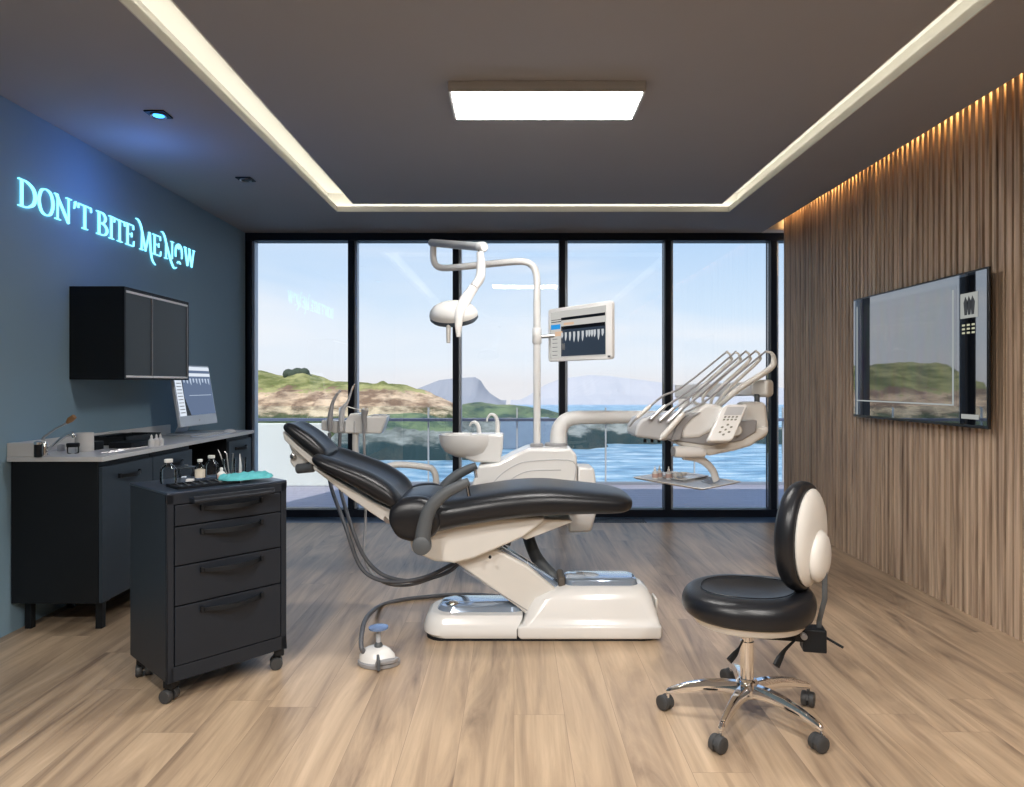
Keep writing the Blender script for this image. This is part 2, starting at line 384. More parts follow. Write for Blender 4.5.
# ceiling fittings
pan = emitter('panel_diffuser', (1.0, 0.97, 0.93), 26.0)
lamp = thing('ceiling_panel_light', (.163, 3.52, 2.80), 'rectangular white panel lamp on the grey ceiling above the dental chair', 'ceiling light')
MB().box(-.325, .650, 3.34, 3.70, 2.748, 2.80).build('housing', mat('lamp_housing', (.42, .41, .40), .4), lamp, bevel=.004)
MB().box(-.308, .634, 3.352, 3.688, 2.745, 2.7485).build('diffuser', pan, lamp, smooth=False)
for (x, y, tx, ty, e_) in ((-1.09, .9, .38, .35, 130), (.90, .9, -.12, .35, 120), (-1.21, -.5, .35, .62, 150), (.995, -.5, -.05, .60, 130)):  # added downlights out of view, put in to brighten the room
    d = thing('added_downlight', (x, y, 2.80), 'added round warm fill downlight in the ceiling, ' + ('blue wall side' if x < 0 else 'slatted wall side') + (', further from the window' if y < 0 else ', nearer the panel lamps'), 'downlight', 'added round downlights')
    MB().lathe([(.07, 0), (.09, 0), (.09, -.008), (.07, -.008), (.07, 0)], (x, y, 2.80), n=28, cap=False).build('bezel', white, d)
    MB().lathe([(.069, 0), (.069, -.003), (.001, -.003)], (x, y, 2.80), n=28).build('lamp_lens', emitter('added_warm_lens', (1, .85, .66), 12.0) if 'added_warm_lens' not in MATS else MATS['added_warm_lens'], d)
    sl_ = bpy.data.lights.new('added_fill_beam', 'SPOT'); sl_.energy = e_; sl_.color = (1, .96, .91); sl_.spot_size = math.radians(120); sl_.spot_blend = .9; sl_.shadow_soft_size = .045
    so_ = bpy.data.objects.new('added_fill_beam', sl_); C.objects.link(so_); so_.location = (x, y, 2.68)
    so_.rotation_euler = Vector((tx, ty, -1)).to_track_quat('-Z', 'Y').to_euler()
for (x, y, on_) in ((-1.96, 3.75, 1), (-1.95, 4.94, 0)):
    d = thing('recessed_spotlight', (x, y, 2.80), 'square recessed ceiling spotlight glowing blue' if on_ else 'square recessed ceiling spotlight, switched off, closer to the windows', 'spotlight', 'recessed ceiling spotlights')
    mb = MB().box(x - .055, x + .055, y - .055, y + .055, 2.792, 2.80)
    mb.build('bezel', blackm, d, bevel=.003)
    MB().lathe([(.030, 0), (.042, -.008), (.042, 0)], (x, y, 2.792), n=20).build('reflector_ring', steel, d)
    MB().lathe([(.028, 0), (.028, -.004), (.001, -.006)], (x, y, 2.791), n=20).build('lamp_lens', emitter('blue_spot', (.03, .30, 1.0), 6.0) if on_ else blackm, d)
bl = bpy.data.lights.new('added_blue_glow', 'POINT'); bl.energy = 3.2; bl.color = (.12, .32, 1.0); bl.shadow_soft_size = .05  # added point lamp without a fitting, for the blue ceiling glow
bo = bpy.data.objects.new('added_blue_glow', bl); C.objects.link(bo); bo.location = (-2.25, 4.15, 2.44)

# ------------------------------------------------------------------ neon lettering
neon = emitter('cyan_neon', (0.22, 0.76, 1.0), 1.9)
ZB, ZT = 2.262, 2.412
def yy_(px): return 2.65 * F / (CX - px)
sign = thing('wall_sign', (XL, 4.6, 2.33), 'glowing cyan lettering reading DON\'T BITE ME NOW on the blue wall', 'sign')
def letter(name, x0, x1, strokes):
    y0, y1 = yy_(x0), yy_(x1); h = ZT - ZB; mb = MB()
    for st in strokes:
        pts, wd = st[0], st[1]
        P = [Vector((y0 + (y1 - y0) * p[0], ZB + h * p[1])) for p in pts]
        if len(st) > 2: P = [Vector((q.x, q.z)) for q in smooth_path([(p.x, 0, p.y) for p in P], 7)]
        W = wd if isinstance(wd, (list, tuple)) else (wd, wd)
        m = len(P); L, R = [], []
        for i, p in enumerate(P):
            d = (P[min(i + 1, m - 1)] - P[max(i - 1, 0)]).normalized(); nn = Vector((-d.y, d.x))
            f = i / (m - 1) * (len(W) - 1); j = min(int(f), len(W) - 2); ww = (W[j] + (W[j + 1] - W[j]) * (f - j)) * h / 2 * .68
            L.append(p + nn * ww); R.append(p - nn * ww)
        for i in range(m - 1):
            q = [L[i], L[i + 1], R[i + 1], R[i]]
            a = [mb.bm.verts.new((XL + .002, v.x, v.y)) for v in q]; b = [mb.bm.verts.new((XL + .012, v.x, v.y)) for v in q]
            mb.face(a); mb.face(b[::-1])
            for u in range(4): mb.face([a[u], a[(u + 1) % 4], b[(u + 1) % 4], b[u]])
    return mb.build('letter', neon, sign, smooth=False)
T_, t_, s_ = .13, .06, .05
def serif(x, y, w=.16): return ([(x - w, y), (x + w, y)], s_)
letter('d', 16.6, 35.4, [([(.2, .02), (.2, .98)], T_), ([(.02, .975), (.3, .975)], s_), ([(.02, .025), (.3, .025)], s_), ([(.2, .975), (.5, .95), (.82, .78), (.92, .5), (.82, .22), (.5, .05), (.2, .025)], (.05, .08, .15, .17, .15, .08, .05), 1)])
letter('o', 36.4, 53.2, [([(.5, .99), (.22, .88), (.08, .5), (.22, .12), (.5, .01), (.78, .12), (.92, .5), (.78, .88), (.5, .99)], (.05, .12, .15, .12, .05, .12, .15, .12, .05), 1)])
letter('n', 53.4, 70.2, [([(.18, .02), (.18, .95)], t_), ([(.1, .97), (.84, .0)], T_), ([(.84, .0), (.84, .97)], t_), serif(.18, .025), serif(.84, .975), serif(.1, .975, .1)])
letter('apostrophe', 71.6, 76, [([(.5, .97), (.6, .9), (.3, .68)], (.16, .14, .03), 1)])
letter('t', 76.6, 90.6, [([(.5, .02), (.5, .97)], T_), ([(.04, .96), (.96, .96)], t_), ([(.06, .98), (.04, .78)], t_), ([(.94, .98), (.96, .78)], t_), serif(.5, .025, .2)])
letter('b', 95.4, 107.0, [([(.22, .02), (.22, .98)], T_), ([(.0, .975), (.3, .975)], s_), ([(.0, .025), (.3, .025)], s_), ([(.22, .975), (.6, .95), (.78, .76), (.6, .56), (.22, .52)], (.05, .09, .14, .08, .05), 1), ([(.22, .53), (.7, .48), (.92, .27), (.7, .06), (.22, .025)], (.05, .09, .15, .09, .05), 1)])
letter('i', 107.2, 113.4, [([(.5, .02), (.5, .98)], T_), serif(.5, .975, .4), serif(.5, .025, .4)])
letter('t', 113.0, 124.2, [([(.5, .02), (.5, .97)], T_), ([(.02, .96), (.98, .96)], t_), ([(.05, .98), (.02, .78)], t_), ([(.94, .98), (.96, .78)], t_), serif(.5, .025, .22)])
E_ = [([(.25, .02), (.25, .98)], T_), ([(.02, .975), (.9, .975)], s_), ([(.9, .98), (.92, .78)], s_), ([(.25, .53), (.72, .53)], s_), ([(.72, .63), (.72, .42)], s_), ([(.02, .025), (.92, .025)], s_), ([(.92, .02), (.97, .26)], s_)]
letter('e', 124.4, 133.2, E_)
letter('m', 138.6, 150.8, [([(-.3, 1.38), (-.08, 1.34), (.12, 1.1), (.3, .6), (.5, .0)], (.03, .08, .11, .12, .10), 1), ([(.2, .85), (.16, .02)], t_), serif(.16, .025, .14), ([(.48, .02), (.80, .96)], t_), ([(.74, .97), (.84, .97)], s_), ([(.84, .97), (.88, .4), (.98, -.15), (1.12, -.38), (1.32, -.50)], (.12, .13, .11, .07, .03), 1)])
letter('e', 151.6, 160.2, E_)
letter('n', 163.6, 172.6, [([(-.38, 1.25), (-.18, 1.26), (.05, 1.05), (.3, .6), (.62, .1), (.9, -.22), (1.1, -.34), (1.36, -.26)], (.03, .07, .11, .13, .13, .11, .08, .03), 1), ([(.17, .86), (.17, .02)], t_), serif(.17, .025, .17), ([(.86, .1), (.86, .97)], t_), serif(.86, .975, .16)])
letter('o', 174.4, 181.4, [([(.06, .28), (.04, .55), (.14, .82), (.5, .99), (.86, .82), (.96, .55), (.94, .28)], (.05, .10, .13, .09, .13, .10, .05), 1), ([(.18, .86), (.5, .82), (.82, .86)], (.14, .24, .14), 1), ([(.28, -.02), (.5, .08), (.74, -.02)], (.04, .10, .04), 1)])
letter('w', 183.2, 193.8, [([(.1, .97), (.32, .03)], T_), ([(.32, .03), (.54, .95)], t_), ([(.48, .97), (.72, .03)], T_), ([(.72, .03), (.92, .97)], t_), serif(.1, .975, .1), serif(.92, .975, .1), serif(.5, .975, .08)])

# ------------------------------------------------------------------ outside
deck_m = mat('grey_deck_boards', (.36, .36, .45), .5, var=.12, scale=14)
mb = MB(); y = YB + .075
mb.box(-6, 7, YB + .065, 9.0, -.14, -.03)
while y < 8.9: mb.box(-6, 7, y, y + .135, -.03, -.004); y += .142
struct('terrace_deck', mb, deck_m, smooth=False)
bal = thing('glass_balustrade', (0, 8.9, -.004), 'frameless glass balustrade with a slim grey rail along the terrace edge', 'balustrade')
x = -5.8
for i in range(11):
    a = -5.76 + i * 1.16
    MB().box(a + .012, a + 1.148, 8.894, 8.906, .0, 1.02).build('glass_panel', glass_b, bal, smooth=False)
    MB().box(a - .009, a + .009, 8.89, 8.91, -.004, 1.0).build('panel_clamp', mat('clamp_white', (.62, .66, .68), .4), bal, smooth=False)
MB().box(-5.8, 7, 8.84, 8.885, .825, .865).build('rail', mat('rail_blue_grey', (.14, .17, .26), .4, metal=.3), bal, bevel=.005)
MB().box(-5.8, 7, 8.86, 8.94, -.004, .03).build('channel', alu, bal, smooth=False)
t = MB().box(-5.8, -2.375, 8.74, 8.80, -.004, .805).build('parapet_panel', mat('pale_mint_render', (.90, .95, .88), .7, var=.01), bevel=.01)
tag(t, 'low pale mint parapet panel in front of the balustrade at the cabinets\' end', 'panel')
SEA = -20.0
n = 60
struct('sea', MB().box(-900, 900, 14, 700, SEA - 1, SEA), sea_m, smooth=False)

def hillmesh(ridge, d0, depth, base=SEA - 1, rough=1.0, nu=150, nv=40, cliff=.18, top_f=.62, seed=0, sc=.05):
    """headland: ridge = (px, py) of its skyline, d0 = distance of its shore, depth = how far it runs back"""
    mb = MB(); dr = d0 + depth * .55; R = [at(a, b, dr) for a, b in ridge]
    xs = [r.x for r in R]; V = []
    for i in range(nu):
        x = xs[0] + (xs[-1] - xs[0]) * i / (nu - 1); k = 0
        while k < len(xs) - 2 and xs[k + 1] < x: k += 1
        t = (x - xs[k]) / (xs[k + 1] - xs[k]); zr = R[k].z + (R[k + 1].z - R[k].z) * t
        row = []
        for j in range(nv):
            v = j / (nv - 1); yv = d0 + depth * v
            if v < cliff: s = top_f * (v / cliff) ** .6
            elif v < .55: s = top_f + (1 - top_f) * math.sin((v - cliff) / (.55 - cliff) * PI / 2)
            else: s = math.cos((v - .55) / .45 * PI / 2) ** .7
            q = noise.fractal(Vector((x * sc, yv * sc * .7, seed)), 1.0, 2.0, 6)
            q2 = noise.fractal(Vector((x * sc * 4, yv * sc * 4, seed + 5)), 1.0, 2.0, 4)
            amp = (zr - base) * .10 * rough
            z = base + (zr - base) * s + (q * 1.3 + q2 * .5) * amp * (1.0 if v < .45 else .35)
            shift = noise.fractal(Vector((x * sc * 1.3, 0, seed + 9)), 1.0, 2.0, 4) * depth * .12 * (1 - v)
            row.append(mb.bm.verts.new((x, yv + shift, z)))
        V.append(row)
    for i in range(nu - 1):
        for j in range(nv - 1): mb.face([V[i][j], V[i + 1][j], V[i + 1][j + 1], V[i][j + 1]])
    return mb
cl = land('coastal_cliff', (.17, .19, .06), (.44, .42, .18), (.26, .17, .11), (.80, .60, .40), -21, 6.5)
h = hillmesh([(120, 362), (200, 366), (258, 371), (285, 377), (310, 374), (330, 380), (352, 382), (380, 384), (405, 385), (425, 391), (440, 397), (455, 404), (475, 440)], 205, 90, rough=.9, top_f=.66, seed=3)
struct('headland', h, cl)
dk = land('dark_scrub_rocks', (.07, .11, .09), (.22, .27, .15), (.14, .15, .14), (.36, .36, .34), -22, -8)
struct('headland.001', hillmesh([(455, 440), (462, 404), (470, 403), (480, 402), (495, 405), (520, 406), (545, 409), (560, 413), (590, 424), (600, 440)], 225, 70, seed=11, rough=.8, nu=90), dk)
struct('headland.002', hillmesh([(330, 442), (345, 418), (380, 414), (420, 414), (455, 420), (475, 436), (482, 450)], 190, 25, seed=21, rough=1.1, nu=90), dk)
struct('headland.003', hillmesh([(552, 436), (566, 421), (590, 414), (625, 415), (655, 421), (680, 431), (730, 432), (770, 428), (850, 424)], 240, 40, seed=31, rough=1.0, nu=120), dk)
t = MB().prism([(-5, SEA), (-4.4, SEA + 9.4), (11.5, SEA + 10.2), (13.2, SEA + 9.0), (13.8, SEA)], 222, 230).build('reflection_block', mat('blue_grey_reflection', (.30, .34, .42), .9, var=.15, scale=.6), bevel=.3)  # added block imitating a blue-grey reflection of the room in the glass
tag(t, 'added low blue-grey block imitating a window reflection at the water edge before the small headland', 'reflection stand-in')
mt = mat('haze_tinted_mountain', (.37, .39, .43), 1.0, var=.03, scale=.002, spec=0)  # aerial haze is mixed into the base colour
mt2 = mat('haze_tinted_far_hills', (.56, .57, .60), 1.0, var=.03, scale=.002, spec=0)  # paler again: more distance haze put into the colour
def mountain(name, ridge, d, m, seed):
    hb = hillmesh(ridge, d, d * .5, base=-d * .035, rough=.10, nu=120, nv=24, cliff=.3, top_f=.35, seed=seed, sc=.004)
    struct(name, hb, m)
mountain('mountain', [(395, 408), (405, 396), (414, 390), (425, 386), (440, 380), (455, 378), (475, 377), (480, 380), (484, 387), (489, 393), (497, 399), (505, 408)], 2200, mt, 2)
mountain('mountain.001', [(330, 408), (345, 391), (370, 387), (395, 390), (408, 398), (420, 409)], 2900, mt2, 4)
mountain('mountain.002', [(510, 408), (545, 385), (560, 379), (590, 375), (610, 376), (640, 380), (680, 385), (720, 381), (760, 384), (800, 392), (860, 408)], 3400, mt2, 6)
bush = MB()
for k in range(16):
    q = at(288 + random.random() * 20, 380 - random.random() * 6, 250); bush.ell(q, 2.2, 2.2, 1.5 + random.random(), nu=8, nv=6)
t = bush.build('bush', mat('dark_scrub_leaves', (.07, .09, .06), .9, var=.3, scale=1)); tag(t, 'dark rounded bush on the crest of the grassy cliff', 'bush')

# sky
w = bpy.data.worlds.new('sky'); scene.world = w; w.use_nodes = True; n, l = w.node_tree.nodes, w.node_tree.links; n.clear()
out = n.new('ShaderNodeOutputWorld'); bg = n.new('ShaderNodeBackground'); tc = n.new('ShaderNodeTexCoord'); sp = n.new('ShaderNodeSeparateXYZ')
l.new(tc.outputs['Generated'], sp.inputs[0])
cr = n.new('ShaderNodeValToRGB'); e = cr.color_ramp
e.elements[0].position = 0.0; e.elements[0].color = (.80, .80, .84, 1)
e.elements[1].position = 1.0; e.elements[1].color = (.10, .25, .62, 1)
for p, c in ((.03, (.80, .86, .94)), (.10, (.64, .79, .96)), (.22, (.46, .66, .93)), (.45, (.32, .53, .88))):
    x = e.elements.new(p); x.color = (*c, 1)
l.new(sp.outputs['Z'], cr.inputs[0])
mp = n.new('ShaderNodeMapping'); mp.inputs['Scale'].default_value = (1.1, 1.1, 6.0); mp.inputs['Location'].default_value = (.4, .2, 0); l.new(tc.outputs['Generated'], mp.inputs['Vector'])
nz = n.new('ShaderNodeTexNoise'); nz.inputs['Scale'].default_value = 1.4; nz.inputs['Detail'].default_value = 6; nz.inputs['Roughness'].default_value = .5; nz.inputs['Distortion'].default_value = .6
l.new(mp.outputs[0], nz.inputs['Vector'])
c2 = n.new('ShaderNodeValToRGB'); c2.color_ramp.elements[0].position = .44; c2.color_ramp.elements[0].color = (0, 0, 0, 1); c2.color_ramp.elements[1].position = .78; c2.color_ramp.elements[1].color = (.9, .9, .9, 1)
l.new(nz.outputs['Fac'], c2.inputs[0])
mx = n.new('ShaderNodeMix'); mx.data_type = 'RGBA'; l.new(c2.outputs[0], mx.inputs[0]); l.new(cr.outputs[0], mx.inputs[6]); mx.inputs[7].default_value = (.95, .94, .96, 1)
l.new(mx.outputs[2], bg.inputs['Color']); bg.inputs['Strength'].default_value = .9; l.new(bg.outputs[0], out.inputs['Surface'])
sun = bpy.data.lights.new('sun', 'SUN'); sun.energy = 2.6; sun.angle = .01; sun.color = (1, .93, .82)
so = bpy.data.objects.new('sun', sun); C.objects.link(so); so.rotation_euler = (math.radians(29), 0, math.radians(-20)); so.location = (0, 0, 30)

# ------------------------------------------------------------------ camera
cam = bpy.data.cameras.new('camera'); co = bpy.data.objects.new('camera', cam); C.objects.link(co)
co.location = (0, 0, HC); co.rotation_euler = (PI / 2, 0, 0)
cam.sensor_width = 36; cam.lens = 36 * F / 1024; cam.shift_x = -(CX - 512) / 1024; cam.shift_y = -(393.5 - CY) / 1024
cam.clip_end = 12000; cam.clip_start = .05
scene.camera = co
scene.view_settings.view_transform = 'Standard'; scene.view_settings.look = 'None'
scene.view_settings.exposure = 0.35; scene.view_settings.gamma = 1.0; scene.view_settings.use_curve_mapping = False
scene.cycles.max_bounces = 8; scene.cycles.transparent_max_bounces = 16
scene.cycles.use_denoising = True; scene.cycles.sample_clamp_indirect = 6
scene.cycles.caustics_reflective = False; scene.cycles.caustics_refractive = False
# ------------------------------------------------------------------ dental chair (axis along X, centre line Y = CH)
CH = 3.62
def XZ(pts, Y): return [(at(a, b, Y).x, at(a, b, Y).z) for a, b in pts]
ch = thing('dental_chair', (.30, CH, 0), 'reclined black leather dental chair on a white enamel base, facing the slatted wall', 'dental chair')
# base
def rrect(x0, x1, y0, y1, r, n=6):
    P = []
    for cx, cy, a0 in ((x1 - r, y1 - r, 0), (x0 + r, y1 - r, 90), (x0 + r, y0 + r, 180), (x1 - r, y0 + r, 270)):
        for k in range(n + 1):
            a = math.radians(a0 + 90 * k / n); P.append((cx + r * math.cos(a), cy + r * math.sin(a)))
    return P
def taper_block(mb, secs, n=6):
    """secs: (z, x0, x1, y0, y1, r)"""
    return mb.loft([[(x, y, z) for x, y in rrect(x0, x1, y0, y1, r, n)] for z, x0, x1, y0, y1, r in secs])
mb = MB()
taper_block(mb, [(.012, .030, .745, 3.455, 3.80, .012), (.03, .018, .752, 3.448, 3.805, .015), (.075, .018, .752, 3.450, 3.805, .015), (.082, .045, .748, 3.458, 3.80, .03), (.12, .060, .742, 3.470, 3.79, .06), (.20, .10, .722, 3.485, 3.775, .085), (.238, .17, .70, 3.50, 3.76, .09), (.258, .24, .675, 3.525, 3.735, .08)])
mb.build('base_cover', white, ch, bevel=.006)
mb = MB()
def foot_sec(z, x0, x1, y0, y1, r):
    P = []
    for cx, cy, a0 in ((x0 + r, y1 - r, 90), (x0 + r, y0 + r, 180)):
        for k in range(11):
            a = math.radians(a0 + 9 * k); P.append((cx + r * math.cos(a), cy + r * math.sin(a), z))
    return P + [(x1, y0, z), (x1, y1, z)]
mb.loft([foot_sec(*q) for q in ((.012, -.455, .014, 3.465, 3.80, .11), (.03, -.470, .014, 3.455, 3.805, .11), (.06, -.470, .014, 3.457, 3.805, .11), (.105, -.455, .040, 3.475, 3.79, .10), (.122, -.435, .045, 3.49, 3.775, .10))])
mb.build('foot_cover', white, ch, bevel=.005)
taper_block(MB(), [(0, -.455, .745, 3.465, 3.795, .09), (.014, -.455, .745, 3.465, 3.795, .09)]).build('floor_gasket', blackm, ch)
mb = MB(); taper_block(mb, [(.116, -.41, .06, 3.535, 3.765, .08), (.143, -.39, .06, 3.55, 3.755, .08), (.149, -.36, .05, 3.565, 3.74, .07)], 8)
mb.build('foot_top_plate', clearcover, ch, bevel=.006)
MB().ell((-.325, 3.60, .147), .035, .03, .018).build('foot_switch', chrome, ch)
mb = MB(); taper_block(mb, [(.25, .265, .655, 3.545, 3.725, .05), (.285, .268, .645, 3.55, 3.72, .05), (.292, .28, .62, 3.565, 3.705, .04)], 8)
mb.build('base_top_plate', clearcover, ch, bevel=.005)
MB().box(.232, .268, 3.55, 3.72, .17, .30).build('lift_slot', mat('lift_slot_brown', (.10, .085, .07), .6), ch, bevel=.012)
MB().box(.744, .756, 3.58, 3.68, .10, .18).build('side_hatch', cream, ch, bevel=.005)
# lift arm between base and seat frame
la = XZ([(452, 561), (488, 545), (528, 567), (566, 598), (566, 615), (526, 616), (520, 610)], 3.52)
MB().prism(la, 3.53, 3.71).build('lift_arm', cream, ch, bevel=.012)
mb = MB(); a, b = at(497, 551, 3.62), at(563, 594, 3.62); d = (b - a).normalized(); nn = Vector((-d.z, 0, d.x)); nn = nn if nn.z > 0 else -nn
mb.loft([[a + Vector((0, s, 0)) + nn * h for s, h in ((-.06, -.005), (-.06, .03), (-.04, .04), (.04, .04), (.06, .03), (.06, -.005))], [b + Vector((0, s, 0)) + nn * h for s, h in ((-.06, -.005), (-.06, .03), (-.04, .04), (.04, .04), (.06, .03), (.06, -.005))]])
mb.build('arm_slide_cover', clearcover, ch, bevel=.004)
MB().tube([at(463, 570, 3.527), at(528, 611, 3.527)], .0025, n=6).build('arm_seam', midgrey, ch)
# seat frame and leg-rest frame
sf = XZ([(408, 526), (411, 552), (434, 562), (454, 564), (474, 559), (523, 538), (544, 522), (545, 517), (500, 519)], 3.44)
MB().prism(sf, 3.45, 3.79).build('seat_frame', cream, ch, bevel=.028, seg=4)
MB().tube([(at(490, 557, 3.445).x, 3.449, at(490, 557, 3.445).z), (at(490, 557, 3.445).x, 3.44, at(490, 557, 3.445).z)], .008).build('frame_screw', blackm, ch)
lf = XZ([(520, 537), (526, 540), (573, 522), (570, 519), (543, 519)], 3.5)
MB().prism(lf, 3.50, 3.74).build('leg_rest_frame', cream, ch, bevel=.006)
# upholstery
top = XZ([(393, 516), (394, 503), (404, 496), (425, 494), (445, 498), (470, 494.5), (510, 488.5), (545, 486.5), (580, 489.5), (612, 493), (629, 497), (636, 501)], 3.44)
bot = XZ([(393, 520), (398, 533), (406, 541), (425, 540), (450, 533), (495, 525), (545, 519.5), (590, 518.5), (618, 518), (631, 516.5), (638, 512)], 3.36)
pad(MB(), top, bot, CH, .285, N=34, bol=.0, K=28, e=.5, wprof=lambda s: .90 + .10 * math.sin(min(1, s * 6) * PI / 2) - (.22 * max(0, (s - .55) / .45) ** 1.5) - (.25 * max(0, (s - .93) / .07) ** 2)).build('seat_cushion', leather, ch, sub=1)
for s_ in (-1, 1):  # hip bolsters of the seat
    mb = MB(); yb = CH + s_ * .225
    t2 = XZ([(391, 520), (391, 506), (400, 498), (416, 495), (430, 497.5), (440, 508), (442, 520)], 3.40); b2 = XZ([(391, 522), (397, 536), (406, 541), (416, 542), (428, 540), (437, 533), (442, 524)], 3.38)
    pad(mb, t2, b2, yb, .072, N=16, K=16, e=.8); mb.build('side_bolster', leather, ch, sub=1)
# backrest
top = XZ([(311, 460), (313, 454), (322, 455), (346, 463), (371, 472.5), (391, 485), (400, 497), (402, 506)], 3.40)
bot = XZ([(311, 462), (316, 468), (335, 478.5), (355, 490), (373, 501), (388, 508), (397, 510.5), (402, 508)], 3.38)
back = MB(); T2 = [(x, z) for x, z in top]
pad(back, top, bot, CH, .275, N=30, bol=.040, K=44, e=.42, endr=.18)
back.build('backrest_cushion', leather, ch, sub=1)
bs = XZ([(312, 466), (330, 477), (350, 489), (372, 502), (393, 511), (392, 519), (388, 525), (370, 513), (347, 497), (325, 479), (313, 470)], 3.44)
MB().prism(bs, 3.45, 3.79).build('backrest_shell', cream, ch, bevel=.010)
MB().tube([at(388, 519, 3.45), at(388, 519, 3.80)], .022, n=16).build('recline_pivot', chrome, ch)
# headrest
top = XZ([(282.5, 428), (284, 422.5), (292, 423), (303, 429), (314, 437), (323, 446), (327, 452.5), (326, 457)], 3.50)
bot = XZ([(282.5, 430), (286, 434), (293, 441), (301, 448.5), (309, 455), (316, 460), (322, 461), (326, 459)], 3.49)
pad(MB(), top, bot, CH, .15, N=22, bol=.016, K=30, e=.5).build('headrest_cushion', leather, ch, sub=1)
hs = XZ([(282, 431), (296, 444), (311, 456), (318, 463), (316, 467), (308, 462), (294, 450), (284, 440)], 3.52)
MB().prism(hs, 3.52, 3.72).build('headrest_shell', cream, ch, bevel=.008)
hb = XZ([(287, 442), (300, 453), (309, 462), (303, 465), (298, 468), (293, 468), (289, 462), (291, 452)], 3.58)
MB().prism(hb, 3.585, 3.655).build('headrest_bracket', cream, ch, bevel=.010)
MB().lathe([(.014, 0), (.014, .02), (.010, .022)], at(293.5, 456, 3.575), ax=(0, -1, 0), n=16).build('bracket_screw', steel, ch)
MB().tube([at(305, 461, 3.62), at(316, 468, 3.62)], .012, n=12).build('headrest_stem', steel, ch)
MB().lathe([(.020, -.05), (.026, -.045), (.026, .045), (.020, .05)], at(305.5, 468, 3.57), ax=(1, -.3, .12), n=18).build('headrest_knob', armgrey, ch)
# armrests
for nm, Y, base in (('near', 3.295, 1), ('far', 3.945, 0)):
    P = [at(422, 545, 3.295), at(424, 528, 3.295), at(430, 509, 3.295), at(443, 495, 3.295), at(457, 487, 3.295), at(469, 481.5, 3.295)]
    P = [Vector((p.x, Y, p.z)) for p in P]
    arm = MB().tube(P, [.040, .037, .034, .031, .028, .026, .020], n=18, sm=6, flat=.75).build('armrest', armgrey, ch)
    p0 = P[0]; sg = -1 if base else 1
    MB().lathe([(.030, -.035), (.044, -.028), (.047, 0), (.044, .028), (.030, .035)], p0, ax=(0, 1, 0), n=28).build('pivot_boss', armgrey, arm)
    MB().tube([p0, Vector((p0.x, CH + sg * .17, p0.z))], .028, n=16).build('armrest_spindle', cream, arm)
    e1 = P[-1]; MB().tube([e1 + Vector((-.01, 0, -.01)), Vector((e1.x + .0, Y, e1.z - .07))], .010, n=10).build('armrest_tip_pin', chrome, arm)
# support column and conduit to the treatment unit
P = [at(553, 577, 3.80), at(538, 560, 3.86), at(531, 545, 3.92), at(527, 530, 4.0), at(526, 512, 4.1)]
c0 = MB().tube([(.34, 3.74, .13)] + [tuple(p) for p in P] + [(.085, 4.30, .60)], .036, n=14, sm=6, flat=.7).build('support_column', armgrey, ch)
MB().tube([at(508, 545, 3.8), at(511, 530, 3.84), at(510, 515, 3.9)], .014, n=10, sm=4).build('conduit', armgrey, ch)

# ------------------------------------------------------------------ treatment unit behind the chair
U0, U1 = 4.30, 4.60
un = thing('treatment_unit', (.06, 4.45, .37), 'white treatment unit with basin, lamp pole and supply arm behind the dental chair', 'dental unit')
ub = XZ([(470, 490), (478.5, 466), (498, 463), (512, 455.5), (528, 448.5), (571, 448.5), (577, 455), (577.5, 515), (470, 515)], U0)
MB().prism(ub, U0, U1).build('unit_body', white, un, bevel=.018, seg=4)
def crease(pts): return MB().tube([at(a, b, U0 - .0005) for a, b in pts], .0028, n=6, sm=5)
crease([(491, 485), (503, 473), (517, 464.5), (533, 461), (573, 461.5), (574, 484)]).build('panel_groove', palegrey, un)
crease([(507, 483), (518, 475), (533, 470.5), (561, 470)]).build('panel_groove', palegrey, un)
MB().prism(XZ([(578, 467.5), (594, 468), (596, 480), (597, 512), (591, 532), (569, 533), (568, 512), (578, 512)], U0 + .03), U0 + .03, U1 - .03).build('amalgam_housing', offw, un, bevel=.014)
for x0, x1, yy in ((530, 543.5, 4.42), (544.5, 567.5, 4.48)):
    mb = MB(); r = (x1 - x0) / 2 * yy / F; c = at((x0 + x1) / 2, 449, yy)
    mb.lathe([(r, .0), (r, .020), (r * .85, .026)], (c.x, c.y, .899), n=28); mb.build('collar', midgrey, un)
# basin
bz = at(470, 435, 4.42)
M = Matrix.Diagonal((1.25, 1, 1, 1))
rings = []
prof = [(.03, 0.0), (.075, .008), (.115, .04), (.135, .085), (.142, .13), (.142, .150), (.136, .153), (.130, .145), (.120, .09), (.08, .045), (.02, .035)]
zt = at(470, 434, 4.42).z
cxb = at(467, 435, 4.42).x
for rr, hh in prof:
    rings.append([(cxb + rr * 1.30 * math.cos(2 * PI * k / 32) + (.142 - rr) * .25, 4.42 + rr * math.sin(2 * PI * k / 32), zt - .153 + hh) for k in range(32)])
MB().loft(rings).build('basin_bowl', white, un)
pb = XZ([(470, 434.3), (503.5, 434.3), (502.5, 450), (500, 463), (474, 462.5), (464, 458), (466, 446)], 4.33)
MB().prism(pb, 4.335, 4.52).build('basin_pedestal', white, un, bevel=.015)
MB().lathe([(.05, 0), (.05, .02)], (at(489, 463, 4.45).x, 4.45, at(489, 465, 4.45).z), n=20).build('basin_swivel', midgrey, un)
MB().tube([at(a, b, 4.42) for a, b in ((497.5, 437), (497.5, 424), (495.5, 416.5), (491, 414.3), (487.5, 418), (486.8, 421.5))], [.015, .015, .012, .009, .007, .006], n=12, sm=5).build('cup_filler_spout', white, un)
MB().tube([at(a, b, 4.44) for a, b in ((479.5, 437), (478.5, 427), (475.5, 422.3), (472, 422.5), (469.5, 426))], [.015, .014, .012, .008, .006], n=12, sm=5).build('rinse_spout', white, un)
